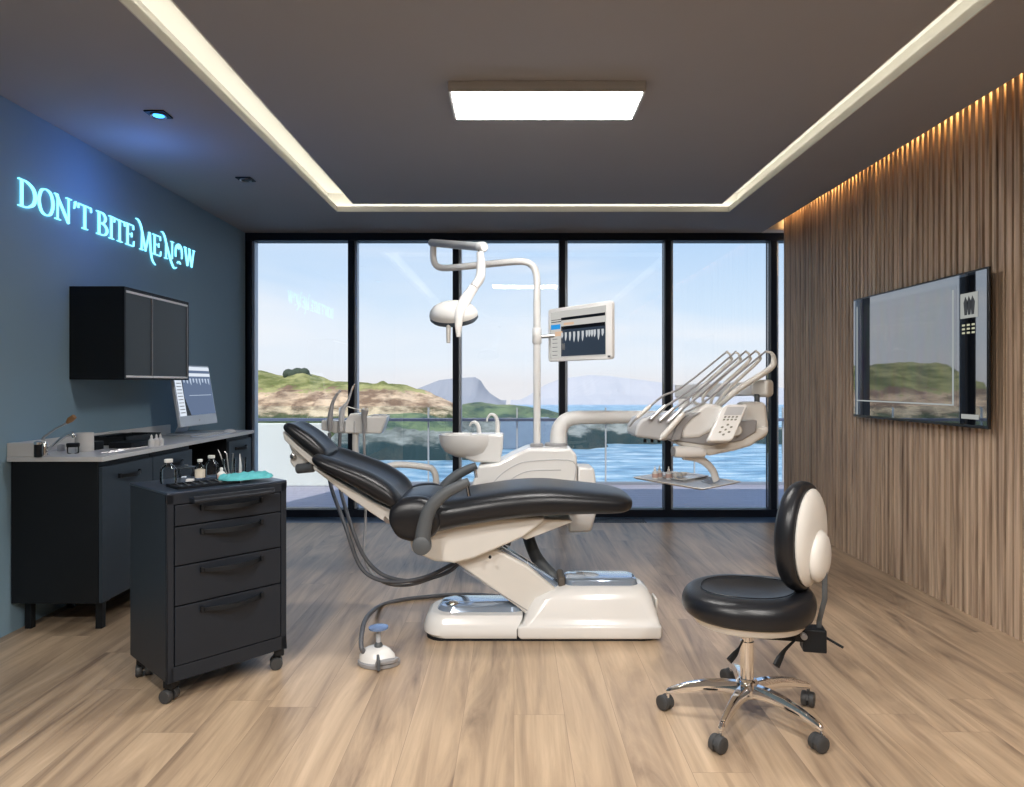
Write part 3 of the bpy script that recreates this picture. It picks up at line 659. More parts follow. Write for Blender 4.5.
# lamp pole
pc = at(537, 449, 4.42)
P = [(pc.x, 4.42, .89), (pc.x, 4.42, at(537, 300, 4.42).z), (pc.x, 4.42, at(537, 281, 4.42).z), tuple(at(535.5, 271, 4.42)), tuple(at(531, 264.5, 4.42)), tuple(at(522, 261.5, 4.43)), tuple(at(500, 263, 4.50)), tuple(at(470, 266, 4.60)), tuple(at(446, 268, 4.68)), tuple(at(437, 266, 4.70)), tuple(at(433.5, 259, 4.70)), tuple(at(433.3, 247, 4.70))]
pr = MB(); pr.tube([P[0], P[1]], .0235, n=18); pr.tube(P[1:], .0225, n=18, sm=5); pole = pr.build('lamp_pole', white, un)
mz = at(537, 336, 4.42).z
MB().lathe([(.027, mz - .05), (.030, mz - .045), (.030, mz + .045), (.027, mz + .05)], (pc.x, 4.42, 0), n=24).build('monitor_clamp', white, pole)
MB().lathe([(.012, 0), (.012, .05)], at(433.3, 248.5, 4.70), n=14).build('pole_pin', midgrey, pole)
# supply arm
P = [at(a, b, 4.48) for a, b in ((558.5, 448), (558.5, 437), (560, 428), (566, 420.5), (576, 417.8), (592, 417.2), (640, 417), (684, 417))]
P = [Vector((p.x, 4.48, p.z)) for p in P]
MB().tube(P, [.056, .055, .053, .049, .046, .044, .042, .040], n=24, sm=6).build('supply_arm', offw, un)
a0 = P[-1]
MB().tube([a0 + Vector((0, 0, -.045)), a0 + Vector((0, 0, .12))], .036, n=20).build('supply_arm_joint', offw, un)

# operating lamp
e0 = at(433.3, 243, 4.70); e1 = at(482, 247, 4.12)
lm = thing('operating_lamp', tuple(e0), 'white oval operating lamp with two grips hanging from its jointed arm', 'operating lamp')
sa = MB(); dd = (e1 - e0).normalized(); sa.tube([e0 - dd * .035, e0 - dd * .03, e1 - dd * .005], [.018, .026, .027], n=20); sa.build('spring_arm', palegrey, lm)
MB().tube([e1 - dd * .03, e1 + dd * .02, e1 + dd * .032], [.030, .031, .024], n=20).build('arm_cap', white, lm)
MB().lathe([(.014, 0), (.014, -.03)], e1 + Vector((-.012, 0, -.02)), n=16).build('arm_pin', armgrey, lm)
Lp = [at(480, 252, 4.10), at(481, 264, 4.10), at(480, 278, 4.08), at(474, 287, 4.06)]
MB().tube(Lp, [.021, .026, .029, .027], n=18, sm=6).build('lower_arm', white, lm)
MB().tube([at(474.5, 286.5, 4.06), at(466, 299, 4.02), at(460, 312, 3.97), at(458.5, 325, 3.95), at(458.5, 337, 3.94)], [.028, .034, .030, .022, .012], n=18, sm=5, flat=.6).build('yoke', white, lm)
hc = at(453, 311.5, 4.06)
X_ = (at(477, 307, 4.0) - at(428, 309, 4.16)).normalized(); X_ = Vector((.90, -.25, -.04)).normalized()
N_ = Vector((-.42, .56, -.71)); N_ = (N_ - X_ * N_.dot(X_)).normalized(); Y_ = N_.cross(X_).normalized()
Mh = Matrix((X_, Y_, -N_)).transposed().to_4x4()
rings = []
for (s, h) in ((.06, .072), (.35, .068), (.62, .056), (.82, .040), (.95, .018), (1.0, -.005), (1.0, -.018), (.95, -.022)):
    rings.append([hc + Mh @ Vector((.150 * s * math.cos(2 * PI * k / 36), .112 * s * math.sin(2 * PI * k / 36), h - .012)) for k in range(36)])
MB().loft(rings).build('lamp_housing', white, lm)
rings = [[hc + Mh @ Vector((.143 * s * math.cos(2 * PI * k / 36), .107 * s * math.sin(2 * PI * k / 36), h - .012)) for k in range(36)] for s, h in ((1.05, -.012), (1.05, -.030), (.98, -.042), (.6, -.050), (.2, -.054))]
MB().loft(rings).build('lamp_lens', mat('lamp_lens_dark', (.10, .13, .17), .12, coat=.5), lm)
MB().tube([at(449, 322, 4.0), at(448.5, 330, 3.99), at(448.3, 343, 3.99)], [.013, .014, .011], n=14).build('grip', cream, lm)
MB().tube([at(471, 297, 4.05), at(459, 308, 3.99), at(455, 322, 3.98)], [.012, .016, .010], n=12, sm=3).build('side_bracket', palegrey, lm)

# monitor on the pole
mo = thing('unit_monitor', tuple(at(581, 335, 4.25)), 'tilted white-framed monitor clamped to the lamp pole showing dental x-ray images', 'monitor')
mc = Vector((.408, 4.23, 1.628))
yaw = -math.atan2(.50, .35)
Mm = Matrix.Translation(mc) @ Matrix.Rotation(yaw, 4, 'Z')
W2, H2 = .303, .172
MB().prism(rrect(-W2, W2, -H2, H2, .022), -.012, .012, M=Mm @ Matrix(((1, 0, 0, 0), (0, 0, 1, 0), (0, 1, 0, 0), (0, 0, 0, 1))), axis='z').build('monitor_case', offw, mo, bevel=.004)
MB().prism(rrect(-.17, .17, -.12, .12, .02), .010, .035, M=Mm @ Matrix(((1, 0, 0, 0), (0, 0, 1, 0), (0, 1, 0, 0), (0, 0, 0, 1))), axis='z').build('rear_housing', offw, mo, bevel=.006)
def scr(mb, x0, x1, z0, z1, d=-.0130): return mb.box(x0 * 1.27, x1 * 1.27, d - .0006, d, z0, z1, M=Mm)
s_light = emitter('screen_pale', (.60, .59, .56), .75); s_dark = mat('screen_dark', (.012, .016, .022), .15, emit=(.03, .045, .07), es=.6); s_black = mat('screen_black', (.004, .004, .005), .15)
s_blue = emitter('screen_blue', (.03, .28, .66), .9); s_tooth = emitter('screen_bone', (.55, .58, .60), .8); s_peach = emitter('screen_peach', (.80, .55, .38), .7)
scr_ = scr(MB(), -.215, .200, -.148, .148).build('screen', s_light, mo, smooth=False)
m_ = MB(); scr(m_, -.130, .195, .088, .106, -.0137); scr(m_, -.210, -.13, .080, .085, -.0137); scr(m_, -.210, -.13, .094, .098, -.0137); scr(m_, -.130, .195, .028, .050, -.0137); m_.build('screen_bar', s_black, scr_, smooth=False)
scr(MB(), -.130, .197, -.142, .034, -.0136).build('xray_image', s_dark, scr_, smooth=False)
scr(MB(), -.212, -.136, .035, .066, -.0140).build('screen_button', s_blue, scr_, smooth=False)
m_ = MB(); scr(m_, -.11, -.03, .056, .072, -.0137); scr(m_, -.18, -.12, -.01, .02, -.0137); m_.build('screen_patch', s_peach, scr_, smooth=False)
m_ = MB()
for i, x in enumerate((-.122, -.093, -.060, -.028, .004, .036, .066, .085, .104, .123, .150, .178)):
    h = (.016, .028, .03, .036, .036, .034, .02, .02, .02, .022, .034, .02)[i]
    m_.prism([(x * 1.27 + a_, b_) for a_, b_ in ((-.010, .010), (.010, .010), (.011, -.014), (.005, .0 - h * 1.2), (-.001, -.004 - h * 1.5), (-.008, -h * 1.1))], -.0146, -.0142, M=Mm)
m_.build('tooth_xray', s_tooth, scr_, smooth=False)
m_ = MB()
for i in range(5): scr(m_, -.20, -.178 + .02, -.03 - i * .026, -.026 - i * .026, -.0137)
scr(m_, -.125, -.10, -.10, -.06, -.0140); m_.build('screen_text_rows', mat('screen_grey', (.16, .17, .18), .3), scr_, smooth=False)
MB().tube([(pc.x + .02, 4.42, mz - .005), tuple(Mm @ Vector((-.20, .06, -.0))), tuple(Mm @ Vector((-.12, .03, -.01)))], .012, n=12).build('monitor_arm', steel, mo)
MB().box(W2 - .035, W2 - .012, -.0135, .0, -H2 + .010, -H2 + .022, M=Mm).build('corner_badge', armgrey, mo, bevel=.001)

# ------------------------------------------------------------------ delivery unit
DY = 4.02
a1 = Vector((a0.x, 4.48, at(684, 391, 4.48).z)); a2 = at(762, 388.5, 4.10)
du = thing('delivery_unit', tuple(at(700, 455, DY)), 'white and grey instrument delivery unit on its swing arm beside the chair foot', 'delivery unit')
dd = (a2 - a1).normalized(); up = Vector((0, 0, 1)); sd = dd.cross(up).normalized()
def slab(mb, a, b, h, w, r=.012): 
    pr_ = rrect(-w, w, -h, h, r, 4); return mb.loft([[p + sd * x + up * z for x, z in pr_] for p in (a, b)])
slab(MB(), a1 - dd * .05, a2 - dd * .02, .042, .035).build('swing_arm', palegrey, du, bevel=.006)
slab(MB(), a2 - dd * .05, a2 + dd * .055, .052, .048, .03).build('arm_end_cap', cream, du, bevel=.018)
MB().lathe([(.030, 0), (.030, .045)], (a1.x, a1.y, a1.z - .07), n=20).build('arm_pivot', midgrey, du)
pz = at(757, 404, 4.08)
MB().tube([Vector((pz.x, 4.08, pz.z + .06)), Vector((pz.x, 4.08, pz.z - .03))], .016, n=14).build('arm_post', armgrey, du)
MB().prism(XZ([(744, 402), (767, 402), (770, 428), (768, 438), (742, 448), (742, 415)], 3.98), 3.98, 4.14).build('swivel_housing', cream, du, bevel=.03, seg=5)
MB().prism(XZ([(672, 441), (700, 437), (742, 430), (770, 427), (769, 434), (752, 446), (735, 451), (710, 456), (690, 450)], 3.92), 3.92, 4.14).build('lower_hull', cream, du, bevel=.022, seg=4)
MB().prism(XZ([(676, 441), (700, 425), (758, 420), (757, 432), (742, 441), (712, 446)], 3.90), 3.905, 4.15).build('side_panel', midgrey, du, bevel=.010)
MB().prism(XZ([(681, 439), (683, 425), (692, 412), (704, 403), (722, 405), (728, 412), (716, 430), (700, 438)], 3.88), 3.885, 4.16).build('upper_hull', white, du, bevel=.030, seg=5)
MB().prism(XZ([(635, 437), (636, 427), (641, 419), (650, 416), (692, 412.5), (702, 413), (688, 422), (681, 438), (664, 441)], 3.87), 3.875, 4.17).build('instrument_console', palegrey, du, bevel=.018, seg=4)
MB().prism(XZ([(671, 441), (676, 427), (686, 416), (702, 412), (692, 419), (684, 428), (681, 440)], 3.86), 3.865, 4.18).build('console_rim', midgrey, du, bevel=.008)
mb = MB()
for k in range(4): mb.lathe([(.009, 0), (.009, -.02)], at(645 + k * 7, 439, 3.95), n=10)
mb.build('hose_port', blackm, du)
# keypad
kc = at(728, 423, 3.84)
K1 = (at(748, 402, 3.84) - at(724.5, 402, 3.84)).normalized(); K1 = Vector((.96, .10, .0)).normalized()
K2 = (at(724.5, 402, 3.90) - at(708, 438, 3.80)); K2 = (K2 - K1 * K2.dot(K1) * .0).normalized()
K3 = K1.cross(K2).normalized()
def kp(u, v, d): return kc + K1 * u + K2 * v + K3 * d
def kbox(mb, u0, u1, v0, v1, d0, d1, r=.012):
    P = rrect(u0, u1, v0, v1, r, 4); return mb.loft([[kp(x, y, d) for x, y in P] for d in (d0, d1)])
KD = 1 if K3.y < 0 else -1
pad_ = kbox(MB(), -.076, .070, -.130, .128, -.030, .014, .026).build('keypad_case', white, du, bevel=.008)
kbox(MB(), -.050, .052, .050, .108, KD * .0141, KD * .0155, .003).build('keypad_display', palegrey, pad_)
mb = MB()
for r_ in range(2):
    for c_ in range(4): kbox(mb, -.042 + c_ * .0225, -.029 + c_ * .0225, .012 + r_ * .019, .023 + r_ * .019, KD * .0141, KD * .0155, .003)
for k in range(6):
    a = math.radians(60 * k + 30); u, v = .030 * math.cos(a), -.052 + .034 * math.sin(a); kbox(mb, u - .007, u + .007, v - .006, v + .006, KD * .0141, KD * .0155, .003)
kbox(mb, -.006, .006, -.058, -.046, KD * .0141, KD * .0155, .003)
mb.build('keypad_buttons', mat('button_olive_grey', (.22, .22, .19), .5), pad_)
MB().lathe([(.03, 0), (.035, .02), (.030, .05), (.02, .06)], at(736, 430, 3.86), ax=(.3, 1, -.1), n=20).build('keypad_knuckle', cream, du)
# tray holder
MB().tube([at(674, 451.5, 3.90), at(690, 452, 3.91), at(704, 452.5, 3.94)], [.034, .033, .028], n=20).build('tray_arm_hub', white, du, bevel=.004)
MB().lathe([(.026, 0), (.026, .006)], at(673.5, 451.3, 3.90), ax=(-1, -.2, 0), n=20).build('hub_cap', midgrey, du)
MB().tube([at(683, 456, 3.95), at(697, 458, 3.98), at(706, 463, 4.02), at(713, 471, 4.06), at(716, 480, 4.08)], [.022, .024, .024, .024, .026], n=14, sm=5, flat=.6).build('tray_arm', white, du)
tz = .715
tp = [on(633, 478, tz), on(703, 490, tz), on(741, 482.5, tz)]; tp.append(tp[0] + tp[2] - tp[1])
tray = thing('instrument_tray', tuple((tp[0] + tp[2]) / 2), 'square white rimmed instrument tray held under the delivery unit', 'tray')
cc = (tp[0] + tp[2]) / 2
mb = MB(); mb.loft([[cc + (p - cc) * s + Vector((0, 0, h)) for p in tp] for s, h in ((.93, -.006), (1.0, .004), (1.0, .008), (.97, .008), (.93, .001))], True)
mb.build('tray_rim', white, tray, bevel=.003)
mb = MB(); mb.loft([[cc + (p - cc) * .92 + Vector((0, 0, h)) for p in tp] for h in (-.002, .004)]); mb.build('tray_mat', palegrey, tray)
def at_tray(u, v, h=.004): return tp[0] + (tp[3] - tp[0]) * u + (tp[1] - tp[0]) * v + Vector((0, 0, h))
mb = MB(); c2 = at_tray(.62, .42); e1_, e2_ = (tp[3] - tp[0]).normalized(), (tp[1] - tp[0]).normalized()
A, B_ = e1_ * .15, e2_ * .10
mb.loft([[c2 + A * s * i + B_ * s * j + Vector((0, 0, h)) for i, j in ((-1, -1), (1, -1), (1, 1), (-1, 1))] for s, h in ((.85, 0), (1, .014), (.96, .014), (.82, .004))])
q = mb.build('kidney_dish', white, bevel=.004); tag(q, 'small shallow white dish in the middle of the instrument tray', 'dish')
lbl = ['white cotton roll in the small dish, closest to the bottles', 'white cotton roll in the middle of the small dish', 'white cotton roll in the small dish, closest to the tray arm']
for k in range(3):
    p = c2 + A * (-.55 + .35 * k) - B_ * .3 + Vector((0, 0, .020)); t = MB().tube([p - e2_ * .02, p - e2_ * .017, p + e2_ * .017, p + e2_ * .02], [.008, .013, .013, .008], n=12).build('cotton_roll', mat('cotton', (.8, .8, .78), .95)); tag(t, lbl[k], 'cotton roll', 'cotton rolls on the tray')
for k in range(4):
    p = at_tray(.42 + k * .11, .90 - .02 * k, .008); d_ = (e1_ * .3 - e2_ * .9).normalized()
    t = MB().tube([p, p + d_ * .11, p + d_ * .125 + Vector((0, 0, .008))], [.0028, .002, .001], n=8).build('dental_probe', steel); tag(t, 'slim steel hand instrument on the tray mat', 'dental instrument', 'steel hand instruments on the tray')
for k, (px, py) in enumerate(((655, 479), (659.5, 478.2), (668.7, 479.3))):
    p = on(px, py, tz + .004); s = .080 if k != 0 else .078
    b_ = thing('dropper_bottle', tuple(p), ('small white dropper bottle on the tray, furthest from the tray arm', 'small white dropper bottle on the tray, between two others', 'small white dropper bottle on the tray, closest to the dish')[k], 'bottle', 'dropper bottles on the tray')
    MB().lathe([(.017, 0), (.018, .003), (.018, .040), (.008, .052)], p, n=18).build('bottle_body', offw, b_)
    MB().lathe([(.008, .050), (.008, .062), (.004, .066), (.003, s)], p, n=14).build('nozzle_cap', white, b_)
    MB().lathe([(.0184, .010), (.0184, .034)], p, n=18, cap=False).build('bottle_label', mat('peach_label', (.62, .42, .36), .7), b_)
# whip arms and handpieces
hp = [((637, 418), (648, 408), (663, 396), (682, 387), (724, 354)), ((651, 419), (663, 408), (680, 397), (698, 384), (733, 354)), ((660, 420.5), (671, 411), (690, 397), (708, 383), (743, 353.5)), ((668, 422), (680, 411), (700, 395), (718, 380), (753, 353)), ((661.5, 438), (684, 413), (704, 402), (726, 384), (763, 353.5))]
hnames = ['slim steel-tipped handpiece on the instrument console, furthest from the keypad', 'grey handpiece on the console, second from the steel-tipped one', 'grey handpiece on the console, third in the row of five', 'grey handpiece on the console, just behind the long white one', 'long white handpiece hanging across the front of the grey console']
for k, pts in enumerate(hp):
    yb = 3.850 if k < 4 else 3.825
    ys = [yb, yb + .004, yb + .04, yb + .09, yb + .17]
    Q = [at(p[0], p[1], y_) for p, y_ in zip(pts, ys)]
    top_ = pts[-1]; yt = ys[-1]
    w_ = 9 if k == 4 else 5.5
    loop = [at(top_[0] + w_ * .35, top_[1] - 1.6, yt), at(top_[0] + w_ * .9, top_[1] - .6, yt), at(top_[0] + w_ * 1.2, top_[1] + w_ * .6, yt + .005), at(top_[0] + w_ * .75, top_[1] + w_ * 1.7, yt + .01)]
    endp = at(top_[0] - 20 - 3 * (4 - k), top_[1] + 32 + 2 * (4 - k), yt - .05)
    mid_ = at(704 + 3 * k, 408, 4.02)
    MB().tube(loop[0:] + [endp.lerp(mid_, .15), mid_], [.0055, .006, .0075, .010, .010, .009, .009] if k < 4 else [.006, .008, .013, .018, .018, .017, .016], n=12, sm=5).build('whip_arm', cream, du)
    h_ = thing('handpiece', tuple(Q[0]), hnames[k], 'handpiece', 'handpieces on the delivery unit')
    MB().tube(Q[1:] + [loop[0]], [.0065, .0065, .006, .0055, .0055], n=10, sm=6).build('supply_hose', midgrey, h_)
    if k < 4:
        d_ = (Q[0] - Q[1]).normalized()
        MB().tube([Q[1] - d_ * .02, Q[1], Q[0]], [.009, .0125, .011], n=14).build('grip_sleeve', steel if k else cream, h_)
        if k == 0: MB().tube([Q[0], Q[0] + d_ * .02, Q[0] + Vector((-.045, 0, -.05))], [.009, .006, .003], n=10, sm=3).build('tip', steel, h_)
        else: MB().tube([Q[0], Q[0] + d_ * .008], [.013, .012], n=14).build('tip', midgrey, h_)
    else:
        d_ = (Q[0] - Q[1]).normalized()
        MB().tube([Q[1], Q[1] + d_ * .03, Q[0] - d_ * .02, Q[0]], [.012, .0155, .017, .013], n=16).build('grip_sleeve', cream, h_)
        MB().tube([Q[0], Q[0] + d_ * .014], [.010, .005], n=12).build('tip', white, h_)
# ------------------------------------------------------------------ assistant's instrument holder
AY = 4.42
ah = thing('instrument_holder', tuple(at(356, 434, AY)), 'white suction instrument holder block standing behind the backrest', 'instrument holder')
MB().prism(XZ([(321, 420), (345, 421), (350, 413.5), (358, 413), (364, 417), (387, 415.5), (386, 420), (381, 433.5), (334, 433.5), (331, 432), (321, 430)], AY - .05), AY - .05, AY + .07).build('holder_block', white, ah, bevel=.010, seg=4)
mb = MB()
for x in (329, 337.5, 345, 354.5): mb.tube([at(x, 421, AY - .055), at(x, 433, AY - .055)], .0045, n=8)
mb.build('holder_slots', palegrey, ah)
MB().tube([at(355.5, 431, AY), at(356, 454, AY), at(362, 466, AY), at(378, 469, AY), at(397, 464.5, AY + .02), at(426, 467, AY + .03), at(433, 470, AY + .04), at(436, 478, AY + .05), at(437, 494, AY + .08), at(452, 506, AY + .12), at(474, 508, AY + .14)], .021, n=16, sm=6).build('holder_arm', white, ah)
MB().box(at(372, 430, AY).x, at(386, 430, AY).x, AY - .04, AY + .05, at(378, 417, AY).z, at(378, 414.5, AY).z).build('holder_lid', palegrey, ah, bevel=.004)
tools = [([(330, 431), (330, 421), (331, 411), (333, 402), (337.5, 393.5)], [.014, .020, .017, .012, .010, .009], midgrey, 'bent grey suction handpiece in the holder, furthest from the chair seat', (329.5, 433, 330, 452)),
         ([(341, 431), (341.5, 419), (343, 409), (348, 401), (353, 386)], [.013, .019, .016, .008, .005], palegrey, 'grey syringe with a long slanted steel tip in the holder', (340, 433, 340, 455)),
         ([(364, 433), (364.5, 425), (364, 417), (365, 410)], [.012, .015, .018, .024], midgrey, 'grey suction handle with a flared head in the holder', (364, 433, 365, 470))]
for k, (pp, rr, m_, lb, hz) in enumerate(tools):
    t = thing('suction_handpiece', tuple(at(pp[0][0], pp[0][1], AY - .075)), lb, 'suction handpiece', 'instruments in the suction holder')
    MB().tube([at(a, b, AY - .080) for a, b in pp], rr, n=14, sm=5).build('handle', m_, t)
    if k == 1: MB().tube([at(347, 403, AY - .08), at(354.5, 384, AY - .08)], .0045, n=8).build('tip', chrome, t)
    if k == 2: MB().tube([at(363, 410, AY - .08), at(356, 409, AY - .08), at(346, 406, AY - .08)], [.005, .004, .0035], n=8, sm=3).build('tip', white, t); MB().lathe([(.018, 0), (.020, .012), (.014, .02)], at(365, 411, AY - .08), n=16).build('head_cap', cream, t)
    if k == 0: MB().tube([at(337, 394.5, AY - .08), at(340.5, 390.5, AY - .08)], .0075, n=10).build('tip', palegrey, t)
    a, b, c, d = hz
    P = {0: [(a, b, AY - .08), (329, 470, AY - .1), (332, 490, AY - .2), (345, 525, 4.0), (358, 562, 3.95), (372, 577, 3.92), (395, 582, 3.9), (425, 577, 3.9), (455, 563, 3.85)],
         1: [(a, b, AY - .08), (339, 470, AY - .1), (341, 492, AY - .2), (352, 528, 4.02), (364, 556, 3.98), (380, 573, 3.95), (400, 580, 3.93), (422, 580, 3.92), (448, 572, 3.9), (462, 560, 3.85)],
         2: [(a, b, AY - .08), (365, 480, AY - .1), (365.5, 520, AY - .2), (364, 552, 4.05), (370, 570, 4.0), (385, 583, 3.97), (410, 585, 3.96), (440, 575, 3.92), (462, 562, 3.86)]}[k]
    MB().tube([at(*q) for q in P], .0115 if k != 2 else .0085, n=12, sm=6).build('suction_hose', hosegrey if k < 2 else midgrey, t)

# ------------------------------------------------------------------ foot control
fp = on(379, 664, 0)
fc = thing('foot_control', (fp.x, fp.y, 0), 'white foot control pedal with grey lever plate and cable on the floor beside the trolley', 'foot pedal')
fx, fy = fp.x, fp.y
def fring(z, sx, sy, dx=0, dy=0): return [(fx + dx + sx * math.cos(2 * PI * k / 28) * (1.0 + .08 * math.cos(2 * PI * k / 14)), fy + dy + sy * math.sin(2 * PI * k / 28), z) for k in range(28)]
MB().loft([fring(0, .088, .068), fring(.004, .092, .072), fring(.018, .092, .072), fring(.022, .086, .066)]).build('base_plate', midgrey, fc)
MB().loft([fring(.020, .080, .062, -.008, .004), fring(.045, .076, .058, -.010, .006), fring(.068, .058, .044, -.014, .010), fring(.078, .036, .028, -.014, .012)]).build('pedal_body', white, fc)
MB().prism([(fx - .002, fy - .088), (fx + .080, fy - .050), (fx + .098, fy - .014), (fx + .050, fy - .030), (fx - .002, fy - .058)], .022, .040, axis='z').build('lever_plate', midgrey, fc, bevel=.004)
MB().prism([(fx + .010, fy - .1), (fx + .026, fy - .10), (fx + .006, fy - .03), (fx - .006, fy - .03)], .006, .06, axis='z').build('side_lever', armgrey, fc, bevel=.004)
pp = Vector((fx - .005, fy + .012, 0))
MB().tube([pp + Vector((0, 0, .072)), pp + Vector((0, 0, .160))], .012, n=14).build('post', mat('pedal_post_clear', (.45, .48, .52), .25), fc)
MB().lathe([(.018, .07), (.020, .085), (.012, .10)], pp, n=16).build('post_collar', armgrey, fc)
MB().lathe([(.034, .160), (.046, .163), (.046, .170), (.030, .174), (.002, .174)], pp, n=28).build('pedal_disc', mat('pedal_disc_blue', (.20, .30, .52), .2, metal=.4), fc)
P = [Vector((fx - .060, fy + .02, .035)), at(361.5, 648, 3.16), at(362, 632, 3.25), at(367, 617, 3.45), on(380, 606, .012), on(400, 600, .012), on(430, 596.5, .012), on(465, 594.5, .012), on(515, 597, .012)]
MB().tube(P, .0115, n=12, sm=7).build('cable', hosegrey, fc)

# ------------------------------------------------------------------ instrument trolley
TW, TD, TZ0, TZ1 = .52, .436, .095, .868
ta = math.atan2(.38, .356)
tr = thing('instrument_trolley', (-1.403, 2.75, 0), 'charcoal metal drawer trolley on castors in front of the side cabinets', 'trolley', rz=ta, local=True)
# local frame: x along the front, y back
MB().box(0, TW, .012, TD, TZ0, TZ1 - .008).build('body', charcoal, tr, bevel=.004)
tt = MB().box(-.002, TW + .002, .0, TD + .002, TZ1 - .010, TZ1).build('top_panel', mat('trolley_top', (.040, .055, .085), .28, metal=.3), tr, bevel=.003)
MB().box(.0, .026, -.001, .015, TZ0, TZ1 - .01).box(TW - .026, TW, -.001, .015, TZ0, TZ1 - .01).box(0, TW, -.001, .015, TZ0, TZ0 + .060).box(0, TW, -.001, .015, TZ1 - .05, TZ1 - .01).build('front_frame', charcoal, tr, bevel=.002)
DR = [(.051, .141), (.141, .303), (.303, .467), (.467, .712)]
for a, b in DR:
    d = MB().box(.030, TW - .030, -.003, .014, TZ1 - b + .003, TZ1 - a - .003).build('drawer', charcoal, tr, bevel=.002)
    zh = TZ1 - a - (.030 if a > .1 else .022)
    mb = MB(); n_ = 14; R1, R2, R3, R4 = [], [], [], []
    for k in range(n_ + 1):
        s = k / n_; x = .135 + .26 * s; o_ = -.004 - .034 * math.sin(PI * s) ** .8; dz = -.004 * math.sin(PI * s)
        R1.append((x, o_ - .012 * math.sin(PI * s), zh + .004)); R2.append((x, o_ - .014 * math.sin(PI * s), zh - .012 + dz)); R3.append((x, o_ + .004, zh - .015 + dz)); R4.append((x, o_ + .004, zh + .003))
    mb.loft([[R1[k], R2[k], R3[k], R4[k]] for k in range(n_ + 1)])
    mb.box(.128, .140, -.02, -.003, zh - .012, zh + .010); mb.box(.390, .402, -.02, -.003, zh - .012, zh + .010)
    mb.build('drawer_handle', blackm, d, bevel=.001)
zb = TZ1 - .038
mb = MB(); mb.tube([(.085, -.050, zb), (.435, -.050, zb)], .009, n=12); mb.box(.085, .435, -.056, -.044, zb - .004, zb + .020)
for x in (.095, .425): mb.box(x - .008, x + .008, -.05, .0, zb - .010, zb + .010)
mb.build('push_bar', charcoal, tr, bevel=.003)
for (x, y, r) in ((.035, .045, .5), (TW - .018, .035, 1.1), (.04, TD - .05, -.4), (TW - .05, TD - .05, .8)):
    mb = MB(); R = Matrix.Translation((x, y, 0)) @ Matrix.Rotation(r, 4, 'Z')
    mb.box(-.028, .028, -.022, .022, .062, .095, M=R); cz = mb.build('castor', blackm, tr, bevel=.006)
    mb = MB()
    for sx in (-.019, .019):
        c_ = R @ Vector((sx, .012, .0275)); ax = (R.to_3x3() @ Vector((1, 0, 0)))
        mb.lathe([(.014, -.014), (.025, -.013), (.0275, -.009), (.0275, .009), (.025, .013), (.014, .014)], c_, ax=ax, n=22)
    mb.build('castor_wheel', castor, cz)
    MB().tube([R @ Vector((-.014, .012, .0275)), R @ Vector((.014, .012, .0275))], .006, n=8).build('castor_axle', steel, cz)
    MB().box(-.016, .016, -.006, .026, .035, .064, M=R).build('castor_fork', blackm, cz, bevel=.006)

# things on the trolley
ZT_ = TZ1
glabel = offw
def flask(px, py, h, r, lb, label=False):
    p = on(px, py, ZT_); t = thing('glass_bottle', tuple(p), lb, 'bottle', 'glass bottles on the trolley')
    MB().lathe([(r, .0005), (r, h * .58), (r * .92, h * .64), (r * .42, h * .80), (r * .38, h * .88), (r * .36, h * .88), (r * .34, h * .80), (r * .86, h * .62), (r * .94, h * .56), (r * .94, .004), (.001, .003)], p, n=26, cap=False).build('bottle_body', glass_c, t)
    MB().lathe([(r * .50, h * .87), (r * .52, h * .88), (r * .52, h * .985), (r * .46, h)], p, n=20).build('bottle_cap', offw, t)
    if label: MB().lathe([(r * 1.01, h * .10), (r * 1.01, h * .52)], p, n=26, cap=False).build('bottle_label', mat('cream_label', (.72, .66, .55), .7), t)
flask(168.5, 484.5, .112, .034, 'tall clear glass bottle with white cap standing alone at the trolley corner')
flask(200, 479.5, .094, .022, 'slim glass bottle with cream label and white cap, middle of the trolley', True)
flask(211.5, 477.5, .105, .030, 'wide clear glass bottle with white cap behind the labelled bottles on the trolley')
p = on(221.5, 480, ZT_); t = thing('dropper_bottle', tuple(p), 'small white dropper bottle beside the teal cloth on the trolley', 'bottle')
MB().lathe([(.018, .0005), (.019, .003), (.019, .030), (.009, .040)], p, n=18).build('bottle_body', offw, t)
MB().lathe([(.0075, .038), (.0075, .055), (.004, .058)], p, n=14).build('nozzle_cap', white, t)
MB().lathe([(.0193, .010), (.0193, .024)], p, n=18, cap=False).build('bottle_label', mat('peach_label', (.62, .42, .36), .7), t)
p = on(186, 477, ZT_); t = thing('lidded_dish', tuple(p), 'low glass dish with a wide dark flat lid on the trolley', 'dish')
MB().lathe([(.028, .0005), (.034, .02), (.036, .042)], p, n=26).build('dish_bowl', glass_c, t)
MB().lathe([(.040, .042), (.042, .044), (.042, .049), (.012, .053), (.008, .060)], p, n=26).build('dish_lid', mat('dark_lid', (.05, .06, .07), .25), t)
p = on(190, 482, ZT_); t = MB().box(p.x - .015, p.x + .015, p.y - .012, p.y + .012, ZT_, ZT_ + .014).build('ointment_box', offw, bevel=.002); tag(t, 'tiny white box in front of the lidded dish on the trolley', 'box')
